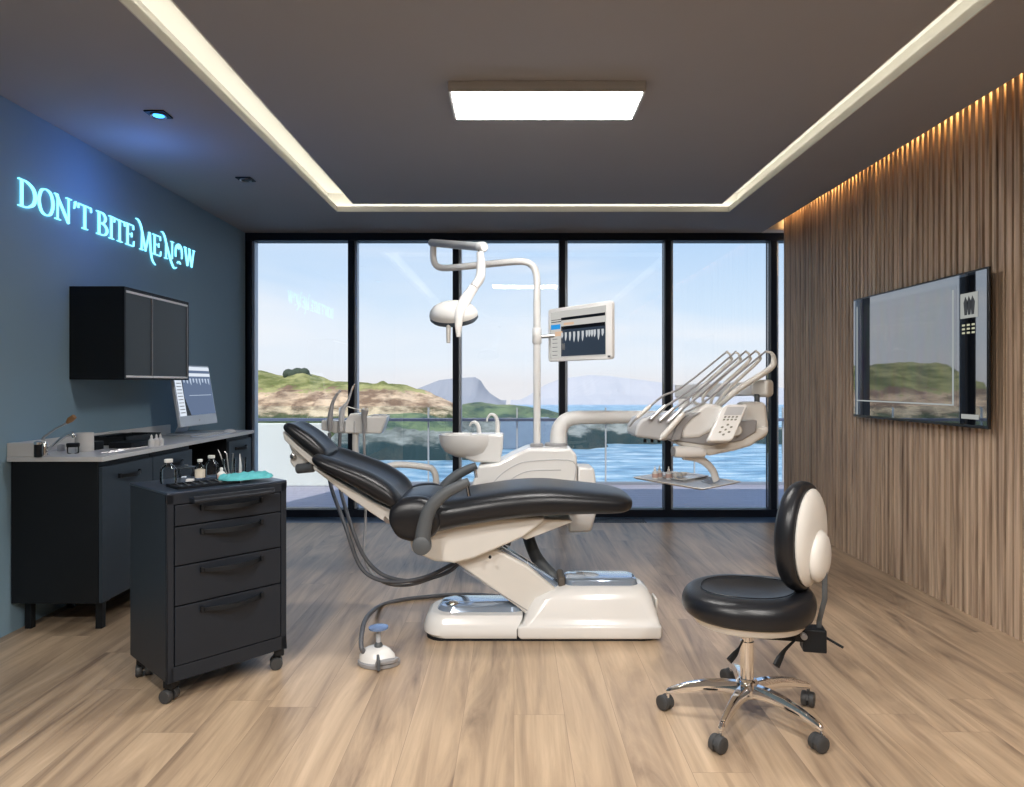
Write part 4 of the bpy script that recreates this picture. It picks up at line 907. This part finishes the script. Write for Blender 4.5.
for k, (px, py, lb) in enumerate(((229, 476.5, 'clear glass beaker holding dark slim instruments on the trolley'), (240, 475.5, 'clear glass beaker holding a white pointed tool on the trolley'))):
    p = on(px, py, ZT_); t = MB().lathe([(.026, .0005), (.028, .002), (.031, .085), (.029, .085), (.026, .005), (.001, .004)], p, n=24, cap=False).build('glass_beaker', glass_c); tag(t, lb, 'beaker', 'glass beakers on the trolley')
    if k == 0:
        for j in range(3):
            q = p + Vector((-.008 + j * .008, .004 * j, .005)); t = MB().tube([q, q + Vector((-.035 + .022 * j, .0, .105)), q + Vector((-.045 + .024 * j, 0, .125 - .01 * j))], [.003, .003, .0015], n=8).build('dental_probe', steel); tag(t, ('thin steel probe leaning in the glass beaker, most slanted', 'thin steel probe standing in the middle of the glass beaker', 'thin steel probe in the glass beaker, most upright')[j], 'dental instrument', 'probes in the beaker')
    else:
        q = p + Vector((.002, 0, .005)); t = MB().tube([q, q + Vector((0, 0, .04)), q + Vector((-.003, 0, .10))], [.008, .007, .002], n=10).build('spatula', white); tag(t, 'white tapered spatula standing in the glass beaker', 'spatula')
# dark tray with instruments
p = on(200, 485, ZT_)
e1_ = Vector((math.cos(ta), math.sin(ta), 0)); e2_ = Vector((-math.sin(ta), math.cos(ta), 0))
org = Vector((-1.403, 2.75, 0)); 
def tl(u, v, h): return org + e1_ * u + e2_ * v + Vector((0, 0, h))
def obox(u0, u1, v0, v1, z0, z1):
    mb = MB(); mb.loft([[tl(u, v, z) for u, v in ((u0, v0), (u1, v0), (u1, v1), (u0, v1))] for z in (z0, z1)]); return mb
tq = thing('dark_tray', tuple(tl(.20, .11, ZT_)), 'shallow black tray lying along the front edge of the trolley top', 'tray')
obox(.065, .33, .06, .19, ZT_, ZT_ + .004).build('tray_floor', blackm, tq)
mb = obox(.065, .33, .06, .066, ZT_, ZT_ + .012); 
for a in ((.065, .33, .184, .19), (.065, .071, .06, .19), (.324, .33, .06, .19)):
    mb.loft([[tl(u, v, z) for u, v in ((a[0], a[2]), (a[1], a[2]), (a[1], a[3]), (a[0], a[3]))] for z in (ZT_, ZT_ + .012)])
mb.build('tray_wall', blackm, tq, smooth=False)
for k in range(7):
    u = .09 + k * .034; a_, b_ = tl(u, .075, ZT_ + .008), tl(u + .008, .175, ZT_ + .012)
    t = MB().tube([a_, a_.lerp(b_, .35), a_.lerp(b_, .4), b_], [.004, .0045, .0025, .0015], n=8).build('hand_instrument', steel if k % 2 else armgrey); tag(t, ('steel' if k % 2 else 'dark grey') + ' hand instrument lying in the black tray on the trolley', 'dental instrument', ('steel' if k % 2 else 'dark') + ' instruments in the black tray')
mb = MB(); nu, nv = 34, 20; V = []
for i in range(nu):
    row = []
    for j in range(nv):
        s, v = i / (nu - 1), j / (nv - 1); wv = .055 + .03 * math.sin(PI * s) + .012 * math.sin(9 * s)
        u = .265 + .255 * s * .93; vv = .125 - .02 * s + (v - .5) * 2 * wv * (1 - (2 * s - 1) ** 6) ** .5 * .9 + .012 * noise.noise(Vector((s * 6, v * 2, 1)))
        ed = min(1, min(v, 1 - v) * 7, min(s, 1 - s) * 9)
        h = ZT_ + .015 + .010 * ed + .012 * ed * (noise.noise(Vector((s * 9, v * 7, 3))) + .6) + .003 * noise.noise(Vector((s * 30, v * 22, 5)))
        row.append(tl(u, vv, max(h, ZT_ + .0145)))
    V.append(row)
top_ = [[mb.bm.verts.new(p) for p in r] for r in V]; bt = [[mb.bm.verts.new((p.x, p.y, ZT_ + .0130)) for p in r] for r in V]
for i in range(nu - 1):
    for j in range(nv - 1): mb.face([top_[i][j], top_[i + 1][j], top_[i + 1][j + 1], top_[i][j + 1]]); mb.face([bt[i][j], bt[i][j + 1], bt[i + 1][j + 1], bt[i + 1][j]])
for i in range(nu - 1):
    for j in (0, nv - 1): mb.face([top_[i][j], top_[i + 1][j], bt[i + 1][j], bt[i][j]])
for j in range(nv - 1):
    for i in (0, nu - 1): mb.face([top_[i][j], top_[i][j + 1], bt[i][j + 1], bt[i][j]])
t = mb.build('teal_cloth', mat('teal_cloth', (.10, .46, .50), .8, var=.1, scale=30), angle=80); tag(t, 'crumpled teal cloth spread over the end of the trolley top', 'cloth')

# ------------------------------------------------------------------ side cabinets
CW = -2.165
def legs(parent, ys, xs=(-2.222, -2.60)):
    for y in ys:
        for x in xs:
            MB().box(x - .018, x + .018, y - .018, y + .018, .0, .152).box(x - .035, x + .035, y - .03, y + .03, .140, .156).build('leg', blackm, parent, bevel=.003)
def bow(parent, yc, z, half=.10):
    mb = MB(); n_ = 12; rr = []
    for k in range(n_ + 1):
        s = k / n_; y = yc - half + 2 * half * s; o_ = .004 + .032 * math.sin(PI * s) ** .8
        rr.append([(CW + o_ + .012 * math.sin(PI * s), y, z + .003), (CW + o_ + .014 * math.sin(PI * s), y, z - .016), (CW + o_ - .004, y, z - .018), (CW + o_ - .004, y, z + .002)])
    mb.loft(rr); mb.box(CW - .002, CW + .012, yc - half - .006, yc - half + .006, z - .016, z + .008).box(CW - .002, CW + .012, yc + half - .006, yc + half + .006, z - .016, z + .008)
    mb.build('door_handle', blackm, parent, bevel=.001)
cl_ = ['slate blue base cabinet at the near end of the worktop, under the tap', 'slate blue base cabinet beside the open knee space, under the black trays', 'slate blue base cabinet at the window end of the worktop']
for k, (y0, y1) in enumerate(((3.575, 4.075), (4.079, 4.576), (5.170, 5.60))):
    cb = thing('base_cabinet', (-2.40, (y0 + y1) / 2, 0), cl_[k], 'cabinet', 'base cabinets along the blue wall')
    MB().box(-2.645, CW - .022, y0, y1, .154, .902).build('carcass', blackm, cb, bevel=.003)
    d = MB().box(CW - .020, CW, y0 + .002, y1 - .002, .158, .872).build('door', slate, cb, bevel=.002)
    bow(d, (y0 + y1) / 2, .812); legs(cb, (y0 + .08, y1 - .08))
kb = MB().box(-2.645, -2.62, 4.576, 5.17, .154, .902); kb.box(-2.645, -2.60, 4.60, 4.64, 0, .154).box(-2.645, -2.60, 5.10, 5.14, 0, .154); t = kb.build('back_panel', blackm, bevel=.002); tag(t, 'black back panel closing the open knee space under the worktop', 'panel')
wt = thing('worktop', (-2.39, 4.58, .93), 'long pale stone worktop with upstand running along the blue wall', 'worktop')
MB().box(-2.648, -2.144, 3.547, 5.615, .904, .930).build('slab', stone, wt, bevel=.003)
MB().box(-2.648, -2.625, 3.60, 5.20, .930, 1.000).build('upstand', stone, wt, bevel=.002)
MB().box(-2.648, -2.505, 3.550, 3.600, .930, 1.002).build('end_upstand', stone, wt, bevel=.003)
ZW = .930
# tap
p = on(44, 455.5, ZW)
tp_ = thing('basin_tap', tuple(p), 'chrome lever tap with a long wooden-tipped lever at the near end of the worktop', 'tap')
MB().lathe([(.026, 0), (.026, .006), (.018, .010), (.018, .062), (.014, .070)], p, n=22).build('tap_body', chrome, tp_)
Yt = p.y
MB().tube([at(45, 452, Yt), at(53, 446, Yt - .01), at(62, 438, Yt - .03), at(67, 434.5, Yt - .04), at(72, 433.5, Yt - .05), at(74, 437, Yt - .05)], [.009, .009, .009, .009, .010, .010], n=14, sm=5).build('spout', chrome, tp_)
MB().tube([at(43, 440, Yt), at(44, 437, Yt), at(56, 428.5, Yt), at(67, 423, Yt)], [.010, .006, .005, .006], n=12).build('lever', steel, tp_)
MB().tube([at(67, 423, Yt), at(70, 420, Yt), at(74.5, 416.5, Yt)], [.007, .016, .013], n=14).build('lever_grip', mat('tan_wood_grip', (.36, .20, .09), .5), tp_)
p = on(38, 457, ZW); t = thing('soap_dispenser', tuple(p), 'dark cylindrical dispenser with chrome collar beside the tap', 'dispenser')
MB().lathe([(.018, 0), (.018, .066)], p, n=20).build('dispenser_body', blackm, t); MB().lathe([(.0195, .066), (.0195, .078), (.012, .082)], p, n=20).build('collar', chrome, t)
p = on(26, 452, ZW); 
p = on(84.5, 451, ZW); t = MB().lathe([(.046, 0), (.047, .004), (.047, .100), (.045, .104), (.016, .104), (.016, .098)], p, n=30).build('paper_roll', mat('paper_white', (.72, .71, .69), .9)); tag(t, 'white paper roll standing upright on the worktop behind the lidded jar', 'paper roll')
p = on(73, 453.5, ZW); t = thing('lidded_jar', tuple(p), 'small clear jar with a dark lid beside the white paper roll', 'jar')
MB().lathe([(.026, .0005), (.029, .004), (.029, .036), (.001, .037)], p, n=24).build('jar_body', glass_c, t); MB().lathe([(.031, .037), (.032, .040), (.032, .054), (.029, .057)], p, n=24).build('jar_lid', blackm, t)
p = on(61, 451, ZW); t = MB().lathe([(.018, 0), (.019, .002), (.019, .035), (.016, .037)], p, n=20).build('small_canister', palegrey); tag(t, 'small pale canister between the tap and the lidded jar', 'canister')
# black boxes
def blk(name, x0, x1, y0, y1, z0, z1, lb, cat, m_=blackm):
    t = MB().box(x0, x1, y0, y1, z0, z1).build(name, m_, bevel=.004); return tag(t, lb, cat)
blk('small_black_box', -2.46, -2.40, 3.90, 3.98, ZW, ZW + .048, 'small black box next to the white paper roll', 'box')
blk('black_case', -2.385, -2.25, 4.00, 4.26, ZW, ZW + .034, 'flat black case lying on the worktop in front of the open box', 'case')
t = thing('open_black_box', (-2.5, 4.40, ZW), 'open black box with sorted compartments towards the upstand', 'box')
mb = MB(); mb.box(-2.60, -2.40, 4.20, 4.62, ZW, ZW + .006)
for a in ((-2.60, -2.594, 4.20, 4.62), (-2.406, -2.40, 4.20, 4.62), (-2.60, -2.40, 4.20, 4.206), (-2.60, -2.40, 4.614, 4.62), (-2.60, -2.40, 4.32, 4.325), (-2.60, -2.40, 4.44, 4.445)): mb.box(*a, ZW, ZW + .052)
mb.build('box_tray', blackm, t, smooth=False); MB().box(-2.605, -2.56, 4.20, 4.50, ZW + .052, ZW + .058).build('box_lid', charcoal, t, bevel=.002)
for k, (px, py) in enumerate(((151.5, 447), (156.5, 446.3), (160.5, 445.5))):
    p = on(px, py, ZW); t = thing('dropper_bottle', tuple(p), ('white dropper bottle on the worktop touching the black box', 'white dropper bottle on the worktop between two alike', 'white dropper bottle on the worktop closest to the computer')[k], 'bottle', 'dropper bottles on the worktop')
    MB().lathe([(.017, 0), (.019, .003), (.019, .040), (.008, .052)], p, n=16).build('bottle_body', white, t); MB().lathe([(.007, .05), (.007, .064), (.003, .074)], p, n=12).build('nozzle_cap', white, t)
for k, (px, py) in enumerate(((112, 452), (120, 450), (128, 448.5), (136, 448))):
    p = on(px, py, ZW + .004); t = MB().tube([p + Vector((-.03, -.05, 0)), p + Vector((.0, .0, 0)), p + Vector((.035, .05, .002))], [.0035, .003, .0015], n=8).build('hand_instrument', steel); tag(t, 'thin steel instrument lying on the worktop in front of the black case', 'dental instrument', 'steel instruments on the worktop')
# computer
cp = thing('desktop_computer', (-2.46, 5.13, ZW), 'white all-in-one desktop computer on the worktop at the window end', 'computer')
tilt = math.atan2(.075, .455)
Mc = Matrix.Translation((-2.375, 5.15, 1.0)) @ Matrix.Rotation(-tilt, 4, 'Y')
def cbx(mb, y0, y1, z0, z1, d0, d1): return mb.box(d0, d1, y0, y1, z0, z1, M=Mc)
siv = mat('silver_white', (.62, .68, .76), .3, metal=.2)
cbx(MB(), -.30, .30, 0, .458, -.022, 0).build('display_case', siv, cp, bevel=.004)
sc_ = cbx(MB(), -.288, .288, .078, .446, 0, .002).build('screen', emitter('screen_lilac', (.14, .19, .30), .75), cp, smooth=False)
m_ = MB(); cbx(m_, -.288, .288, .418, .446, .002, .003); cbx(m_, -.288, .288, .372, .396, .002, .003); cbx(m_, -.288, -.19, .078, .372, .002, .003); m_.build('screen_toolbar', emitter('screen_white', (.62, .68, .76), .95), sc_, smooth=False)
m_ = MB(); m_.loft([[Mc @ Vector((d, y, z)) for y, z in ((-.19, .36), (-.175, .36), (-.185, .22), (-.12, .078), (-.19, .078))] for d in (.002, .0035)]); m_.build('screen_dark_band', s_black, sc_, smooth=False)  # black tapering band in the screen picture
m_ = MB()
for k in range(9): m_.loft([[Mc @ Vector((d, -.15 + k * .05 + y, z)) for y, z in ((-.012, .355), (.012, .355), (.006, .325 - .01 * (k % 3)), (-.006, .325))] for d in (.002, .0035)])
cbx(m_, -.10, .26, .225, .229, .002, .003); m_.build('tooth_xray', emitter('screen_pale_blue', (.50, .60, .75), .8), sc_, smooth=False)
m_ = MB()
for k in range(11): cbx(m_, -.275, -.205, .10 + k * .024, .106 + k * .024, .003, .004)
m_.build('screen_text_rows', palegrey, sc_, smooth=False)
m_ = MB(); m_.lathe([(.008, 0), (.008, .001)], Mc @ Vector((0.0005, 0, .038)), ax=(1, 0, 0), n=16); m_.build('round_emblem', palegrey, cp)
MB().prism([(-2.53, .942), (-2.52, .942), (-2.40, 1.16), (-2.42, 1.16)], 5.06, 5.24).build('stand_neck', siv, cp, bevel=.003)
MB().box(-2.57, -2.30, 5.02, 5.24, ZW, ZW + .012).build('stand_foot', siv, cp, bevel=.004)
kb_ = thing('keyboard', (-2.24, 5.03, ZW), 'slim white keyboard in front of the desktop computer', 'keyboard')
MB().prism([(-2.30, ZW), (-2.30, ZW + .012), (-2.185, ZW + .005), (-2.185, ZW)], 4.83, 5.23).build('keyboard_case', siv, kb_, bevel=.002)
mb = MB()
for i in range(5):
    for j in range(14): mb.box(-2.292 + i * .0205, -2.276 + i * .0205, 4.84 + j * .0275, 4.862 + j * .0275, ZW + .006, ZW + .0135 - i * .0014)
mb.build('keyboard_keys', white, kb_, smooth=False)
t = MB().ell((-2.24, 5.36, ZW + .004), .052, .032, .022); q = t.build('computer_mouse', white); 
for v in q.data.vertices:
    if v.co.z < ZW: v.co.z = ZW
tag(q, 'white computer mouse near the window end of the worktop', 'mouse')

# wall cabinet
wc = thing('wall_cabinet', (-2.48, 4.45, 1.335), 'black wall cabinet with two dark glass doors below the lettering', 'wall cabinet')
MB().box(-2.648, -2.345, 4.05, 4.85, 1.337, 1.892).build('carcass', blackm, wc, smooth=False)
MB().box(-2.345, -2.320, 4.05, 4.066, 1.337, 1.892).box(-2.345, -2.320, 4.834, 4.85, 1.337, 1.892).box(-2.345, -2.320, 4.066, 4.834, 1.880, 1.892).box(-2.345, -2.320, 4.066, 4.834, 1.337, 1.345).build('front_frame', blackm, wc, smooth=False)
dg = mat('dark_door_glass', (.040, .050, .056), .4, spec=.3)
for (y0, y1) in ((4.068, 4.365), (4.372, 4.832)):
    d = MB().box(-2.340, -2.322, y0, y1, 1.347, 1.878).build('door', dg, wc, bevel=.002)
    MB().box(-2.342, -2.318, y0, y1, 1.348, 1.362).box(-2.342, -2.318, y0, y1, 1.858, 1.872).build('door_trim', mat('bright_aluminium', (.90, .91, .92), .4), d, bevel=.002)
    MB().box(-2.342, -2.317, y1 - .008, y1 - .001, 1.362, 1.858).build('door_edge', midgrey, d, smooth=False)
# ------------------------------------------------------------------ television
tv = thing('television', (2.50, 4.30, 1.07), 'large flat television showing a panoramic dental x-ray on the slatted wall', 'television')
ty0, ty1, tz0, tz1 = 3.586, 5.02, 1.07, 1.932
MB().box(2.504, 2.518, ty0, ty1, tz0, tz1).build('bezel', mat('tv_black', (.008, .009, .011), .3), tv, bevel=.004)
MB().box(2.518, 2.545, 3.72, 4.88, 1.10, 1.70).build('rear_housing', blackm, tv, bevel=.008)
MB().box(2.545, 2.580, 3.95, 4.65, 1.25, 1.65).build('wall_bracket', blackm, tv, bevel=.005)
tvm = bpy.data.materials.new('tv_screen_glass'); n, l = nodes_of(tvm); b = n['Principled BSDF']
b.inputs['Base Color'].default_value = (.005, .006, .008, 1); b.inputs['Roughness'].default_value = .015; b.inputs['IOR'].default_value = 3.6
b.inputs['Emission Color'].default_value = (.035, .045, .06, 1); b.inputs['Emission Strength'].default_value = .3
screen = MB().box(2.501, 2.506, ty0 + .012, ty1 - .012, tz0 + .018, tz1 - .012).build('screen', tvm, tv, smooth=False)
def tvbox(mb, u0, u1, v0, v1, d=.0005):   # u from the far edge, v from the bottom, both 0..1
    return mb.box(2.501 - d, 2.501 - d + .0004, ty1 - (ty1 - ty0) * u1, ty1 - (ty1 - ty0) * u0, tz0 + (tz1 - tz0) * v0, tz0 + (tz1 - tz0) * v1)
# x-ray picture (procedural)
xm = bpy.data.materials.new('xray_picture'); n, l = nodes_of(xm); b = n['Principled BSDF']; tc = n.new('ShaderNodeTexCoord')
mp = n.new('ShaderNodeMapping'); mp.inputs['Location'].default_value = (0, -4.36 * 1.3, -1.52 * 3.0); mp.inputs['Scale'].default_value = (0, 1.3, 3.0); l.new(tc.outputs['Object'], mp.inputs['Vector'])
ob_ = n.new('ShaderNodeVectorMath'); ob_.operation = 'ADD'; ob_.inputs[1].default_value = (0, 0, 0); l.new(mp.outputs[0], ob_.inputs[0])
ln = n.new('ShaderNodeVectorMath'); ln.operation = 'LENGTH'; l.new(ob_.outputs[0], ln.inputs[0])
cr = n.new('ShaderNodeValToRGB'); e = cr.color_ramp; e.elements[0].position = .30; e.elements[0].color = (.10, .115, .13, 1); e.elements[1].position = .95; e.elements[1].color = (.03, .035, .045, 1)
x_ = e.elements.new(.62); x_.color = (.26, .28, .29, 1); x_ = e.elements.new(.72); x_.color = (.06, .07, .08, 1)
l.new(ln.outputs['Value'], cr.inputs[0])
nz = n.new('ShaderNodeTexNoise'); nz.inputs['Scale'].default_value = 5; nz.inputs['Detail'].default_value = 5; mp2 = n.new('ShaderNodeMapping'); mp2.inputs['Scale'].default_value = (1, 4, .8); l.new(tc.outputs['Object'], mp2.inputs['Vector']); l.new(mp2.outputs[0], nz.inputs['Vector'])
mu = n.new('ShaderNodeMix'); mu.data_type = 'RGBA'; mu.blend_type = 'MULTIPLY'; mu.inputs[0].default_value = .9; l.new(cr.outputs[0], mu.inputs[6]); l.new(nz.outputs['Color'], mu.inputs[7])
b.inputs['Base Color'].default_value = (.01, .01, .012, 1); l.new(mu.outputs[2], b.inputs['Emission Color']); b.inputs['Emission Strength'].default_value = .9; b.inputs['Roughness'].default_value = .02; b.inputs['IOR'].default_value = 3.2
tvbox(MB(), .04, .82, .14, .93).build('xray_image', xm, screen, smooth=False)
m_ = MB(); tvbox(m_, .135, .805, .135, .145, .0012); tvbox(m_, .795, .805, .14, .90, .0012); tvbox(m_, .04, .05, .02, .93, .0012); tvbox(m_, .04, .135, .135, .145, .0012); m_.build('picture_border', emitter('tv_line', (.35, .38, .38), .8), screen, smooth=False)
tvbox(MB(), .84, .93, .02, .97, .0008).build('tool_column', mat('tv_column', (.006, .008, .012), .03), screen, smooth=False)
thumb_m = emitter('tv_thumb', (.36, .37, .35), .8)
tvbox(MB(), .845, .945, .70, .86, .0016).build('thumbnail', thumb_m, screen, smooth=False)
tvbox(MB(), .85, .95, .055, .085, .0016).build('status_box', thumb_m, screen, smooth=False)
m_ = MB()
for i in range(3):
    for j in range(3): tvbox(m_, .855 + i * .028, .872 + i * .028, .60 + j * .025, .612 + j * .025, .0016)
m_.build('tool_icons', emitter('tv_icon', (.5, .5, .36), .8), screen, smooth=False)
m_ = MB()
for i in range(3): m_.loft([[Vector((d, ty1 - (ty1 - ty0) * u, tz0 + (tz1 - tz0) * v)) for u, v in ((.87 + i * .02, .72), (.885 + i * .02, .72), (.89 + i * .02, .80), (.875 + i * .02, .84), (.865 + i * .02, .80))] for d in (2.4985, 2.499)])
m_.build('thumbnail_tooth', mat('tv_dark_tooth', (.03, .03, .03), .2), screen, smooth=False)

# ------------------------------------------------------------------ stool
SX, SY = .917, 2.675
stl = thing('operator_stool', (SX, SY, 0), 'black leather operator stool with cream-shelled backrest on a chrome five-star base', 'stool', local=True)
R_ = .305; angs = [170, 234, 307, 20, 84]
hub = MB().lathe([(.040, .085), (.046, .092), (.046, .135), (.036, .150), (.030, .155)], n=28).build('base_hub', chrome, stl)
for k, a in enumerate(angs):
    a = math.radians(a); u = Vector((math.cos(a), math.sin(a), 0)); v = Vector((-u.y, u.x, 0))
    rings = []
    for r, w, z0, z1 in ((.030, .024, .092, .140), (.09, .022, .100, .142), (.16, .018, .098, .136), (.23, .014, .086, .120), (.285, .012, .074, .100), (.305, .010, .070, .090), (.312, .006, .070, .084)):
        rings.append([u * r + v * x + Vector((0, 0, z)) for x, z in ((-w, z0), (-w, z0 + (z1 - z0) * .6), (-w * .6, z1), (w * .6, z1), (w, z0 + (z1 - z0) * .6), (w, z0))])
    arm = MB().loft(rings).build('star_leg', chrome, stl, bevel=.003)
    c = u * R_; rot = (.6, 2.2, 1.9, 2.6, .5)[k]; R = Matrix.Translation(c) @ Matrix.Rotation(rot, 4, 'Z')
    MB().tube([c + Vector((0, 0, .050)), c + Vector((0, 0, .080))], .007, n=10).build('castor_stem', chrome, arm)
    mb = MB(); ax = R.to_3x3() @ Vector((1, 0, 0))
    for sx in (-.014, .014): mb.lathe([(.012, -.012), (.024, -.0115), (.029, -.008), (.030, 0), (.029, .008), (.024, .0115), (.012, .012)], R @ Vector((sx, .014, .030)), ax=ax, n=24)
    mb.build('castor_wheel', castor, arm)
    MB().prism([(-.016, .025), (-.012, .052), (.008, .060), (.030, .054), (.042, .032), (.030, .030), (.010, .030)], -.006, .006, M=R @ Matrix(((0, 1, 0, 0), (1, 0, 0, 0), (0, 0, 1, 0), (0, 0, 0, 1)))).build('castor_hood', castor, arm, bevel=.003)
MB().lathe([(.026, .150), (.026, .300), (.021, .302), (.021, .40)], n=24).build('gas_column', chrome, stl)
FA = math.radians(168); fu = Vector((math.cos(FA), math.sin(FA), 0)); fv = Vector((-fu.y, fu.x, 0))
def sring(z, a, b, dish=0, n_=48, ex=.9, shift=0): 
    r = []
    for k in range(n_):
        t_ = 2 * PI * k / n_; ca, sa = math.cos(t_), math.sin(t_)
        x_ = a * math.copysign(abs(ca) ** ex, ca) + shift; y_ = b * math.copysign(abs(sa) ** ex, sa)
        r.append(fu * x_ + fv * y_ + Vector((0, 0, z)))
    return r
MB().loft([sring(.362, .10, .10), sring(.366, .16, .155), sring(.385, .205, .20), sring(.418, .226, .215)]).build('seat_shell', cream, stl)
mb = MB(); rs = [sring(.412, .20, .195), sring(.408, .222, .214), sring(.420, .242, .230), sring(.448, .252, .238), (sring(.476, .250, .236)), sring(.498, .238, .222), sring(.510, .215, .196), sring(.512, .185, .162), sring(.504, .150, .125), sring(.496, .10, .085), sring(.493, .05, .04)]
def saddle(r):
    out = []
    for p in r:
        x_ = p.dot(fu); y_ = p.dot(fv); q = p.copy()
        if q.z > .44: q.z += .020 * max(0, -x_ / .25) ** 2 + .0 - .012 * max(0, x_ / .25) ** 2
        out.append(q)
    return out
mb.loft([saddle(r) for r in rs]).build('seat_cushion', leather, stl, sub=1)
mb = MB(); mb.tube([saddle([p])[0] + Vector((0, 0, .0015)) for p in sring(.511, .176, .150)] + [saddle([sring(.511, .176, .150)[0]])[0] + Vector((0, 0, .0015))], .0022, n=6, cap=False); mb.build('seat_piping', leather, stl)
# mechanism
cb_ = -fu * .13
MB().box(-.05, .05, -.04, .04, .352, .376).build('seat_plate', blackm, stl, bevel=.004)
def ob(mb, x0, x1, y0, y1, z0, z1):
    return mb.loft([[fu * x + fv * y + Vector((0, 0, z)) for x, y in ((x0, y0), (x1, y0), (x1, y1), (x0, y1))] for z in (z0, z1)])
ob(MB(), -.24, -.04, -.034, .034, .322, .362).build('tilt_bracket', blackm, stl, bevel=.004)
ob(MB(), -.285, -.20, -.036, .036, .285, .372).build('back_mechanism', blackm, stl, bevel=.005)
MB().lathe([(.012, 0), (.012, .02), (.008, .022)], -fu * .20 + fv * .036 + Vector((0, 0, .35)), ax=tuple(fv), n=14).build('mechanism_bolt', midgrey, stl)
def lever(a, b, c, nm, r=.006):
    l_ = MB().tube([a, b, c], [r * .6, r * .6, r], n=10).build(nm, blackm, stl); return l_
def lv(pts, rr, nm): MB().tube([at(a, b, y_) - Vector((SX, SY, 0)) for a, b, y_ in pts], rr, n=10, sm=3, flat=.55).build(nm, blackm, stl)
lv([(743, 640, 2.62), (739, 648, 2.58), (735, 654, 2.57), (729, 661, 2.56)], [.004, .005, .013, .015], 'height_lever')
lv([(795, 640, 2.60), (785, 650, 2.55), (780, 658, 2.54), (776, 666, 2.53)], [.005, .008, .015, .017], 'tilt_lever')
MB().tube([-fu * .27 + fv * .0 + Vector((0, 0, .345)), -fu * .32 + fv * .03 + Vector((.01, -.03, .322))], .005, n=8).build('back_knob', blackm, stl)
# backrest: turned a little away
BA = math.radians(137); bu = Vector((math.cos(BA), math.sin(BA), 0)); bv = Vector((-bu.y, bu.x, 0)); bw = (Vector((0, 0, 1)) - bu * .02).normalized()
bu2 = bv.cross(bw).normalized(); bu2 = bu2 if bu2.dot(bu) > 0 else -bu2
BC = at(802, 536, 2.60) - Vector((SX, SY, 0))
def bring(d, s, t_, n_=44, curve=.0):
    r = []
    for k in range(n_):
        a = 2 * PI * k / n_; y_ = .176 * s * math.cos(a); z_ = .212 * t_ * math.sin(a)
        dd_ = d + .50 * y_ * y_ * 0 + curve * (y_ / .165) ** 2
        r.append(BC + bu2 * dd_ + bv * y_ + bw * z_)
    return r
MB().loft([bring(.070, .10, .10), bring(.068, .45, .5), bring(.058, .75, .78), bring(.040, .93, .94), bring(.012, 1.0, 1.0), bring(-.015, .99, .99), bring(-.028, .93, .93), bring(-.03, .80, .80)]).build('backrest_cushion', leather, stl, sub=1)
MB().loft([bring(-.020, .88, .90), bring(-.034, .87, .89), bring(-.050, .76, .80), bring(-.062, .55, .60), bring(-.066, .25, .30), bring(-.067, .05, .06)]).build('backrest_shell', cream, stl, sub=1)
r2 = []
for d_, s in ((-.045, 1.0), (-.070, .96), (-.088, .78), (-.096, .45), (-.098, .08)):
    r2.append([BC + bu2 * d_ + bv * (.088 * s * math.cos(2 * PI * k / 32)) + bw * (-.065 + .105 * s * math.sin(2 * PI * k / 32)) for k in range(32)])
MB().loft(r2).build('mount_cover', cream, stl, sub=1)
e_ = BC + bu2 * -.085 + bw * -.10
MB().tube([e_, BC + bu2 * -.088 + bw * -.22, -fu * .265 + Vector((0, 0, .40)), -fu * .262 + Vector((0, 0, .34))], .0105, n=12, flat=.6).build('back_bar', armgrey, stl)
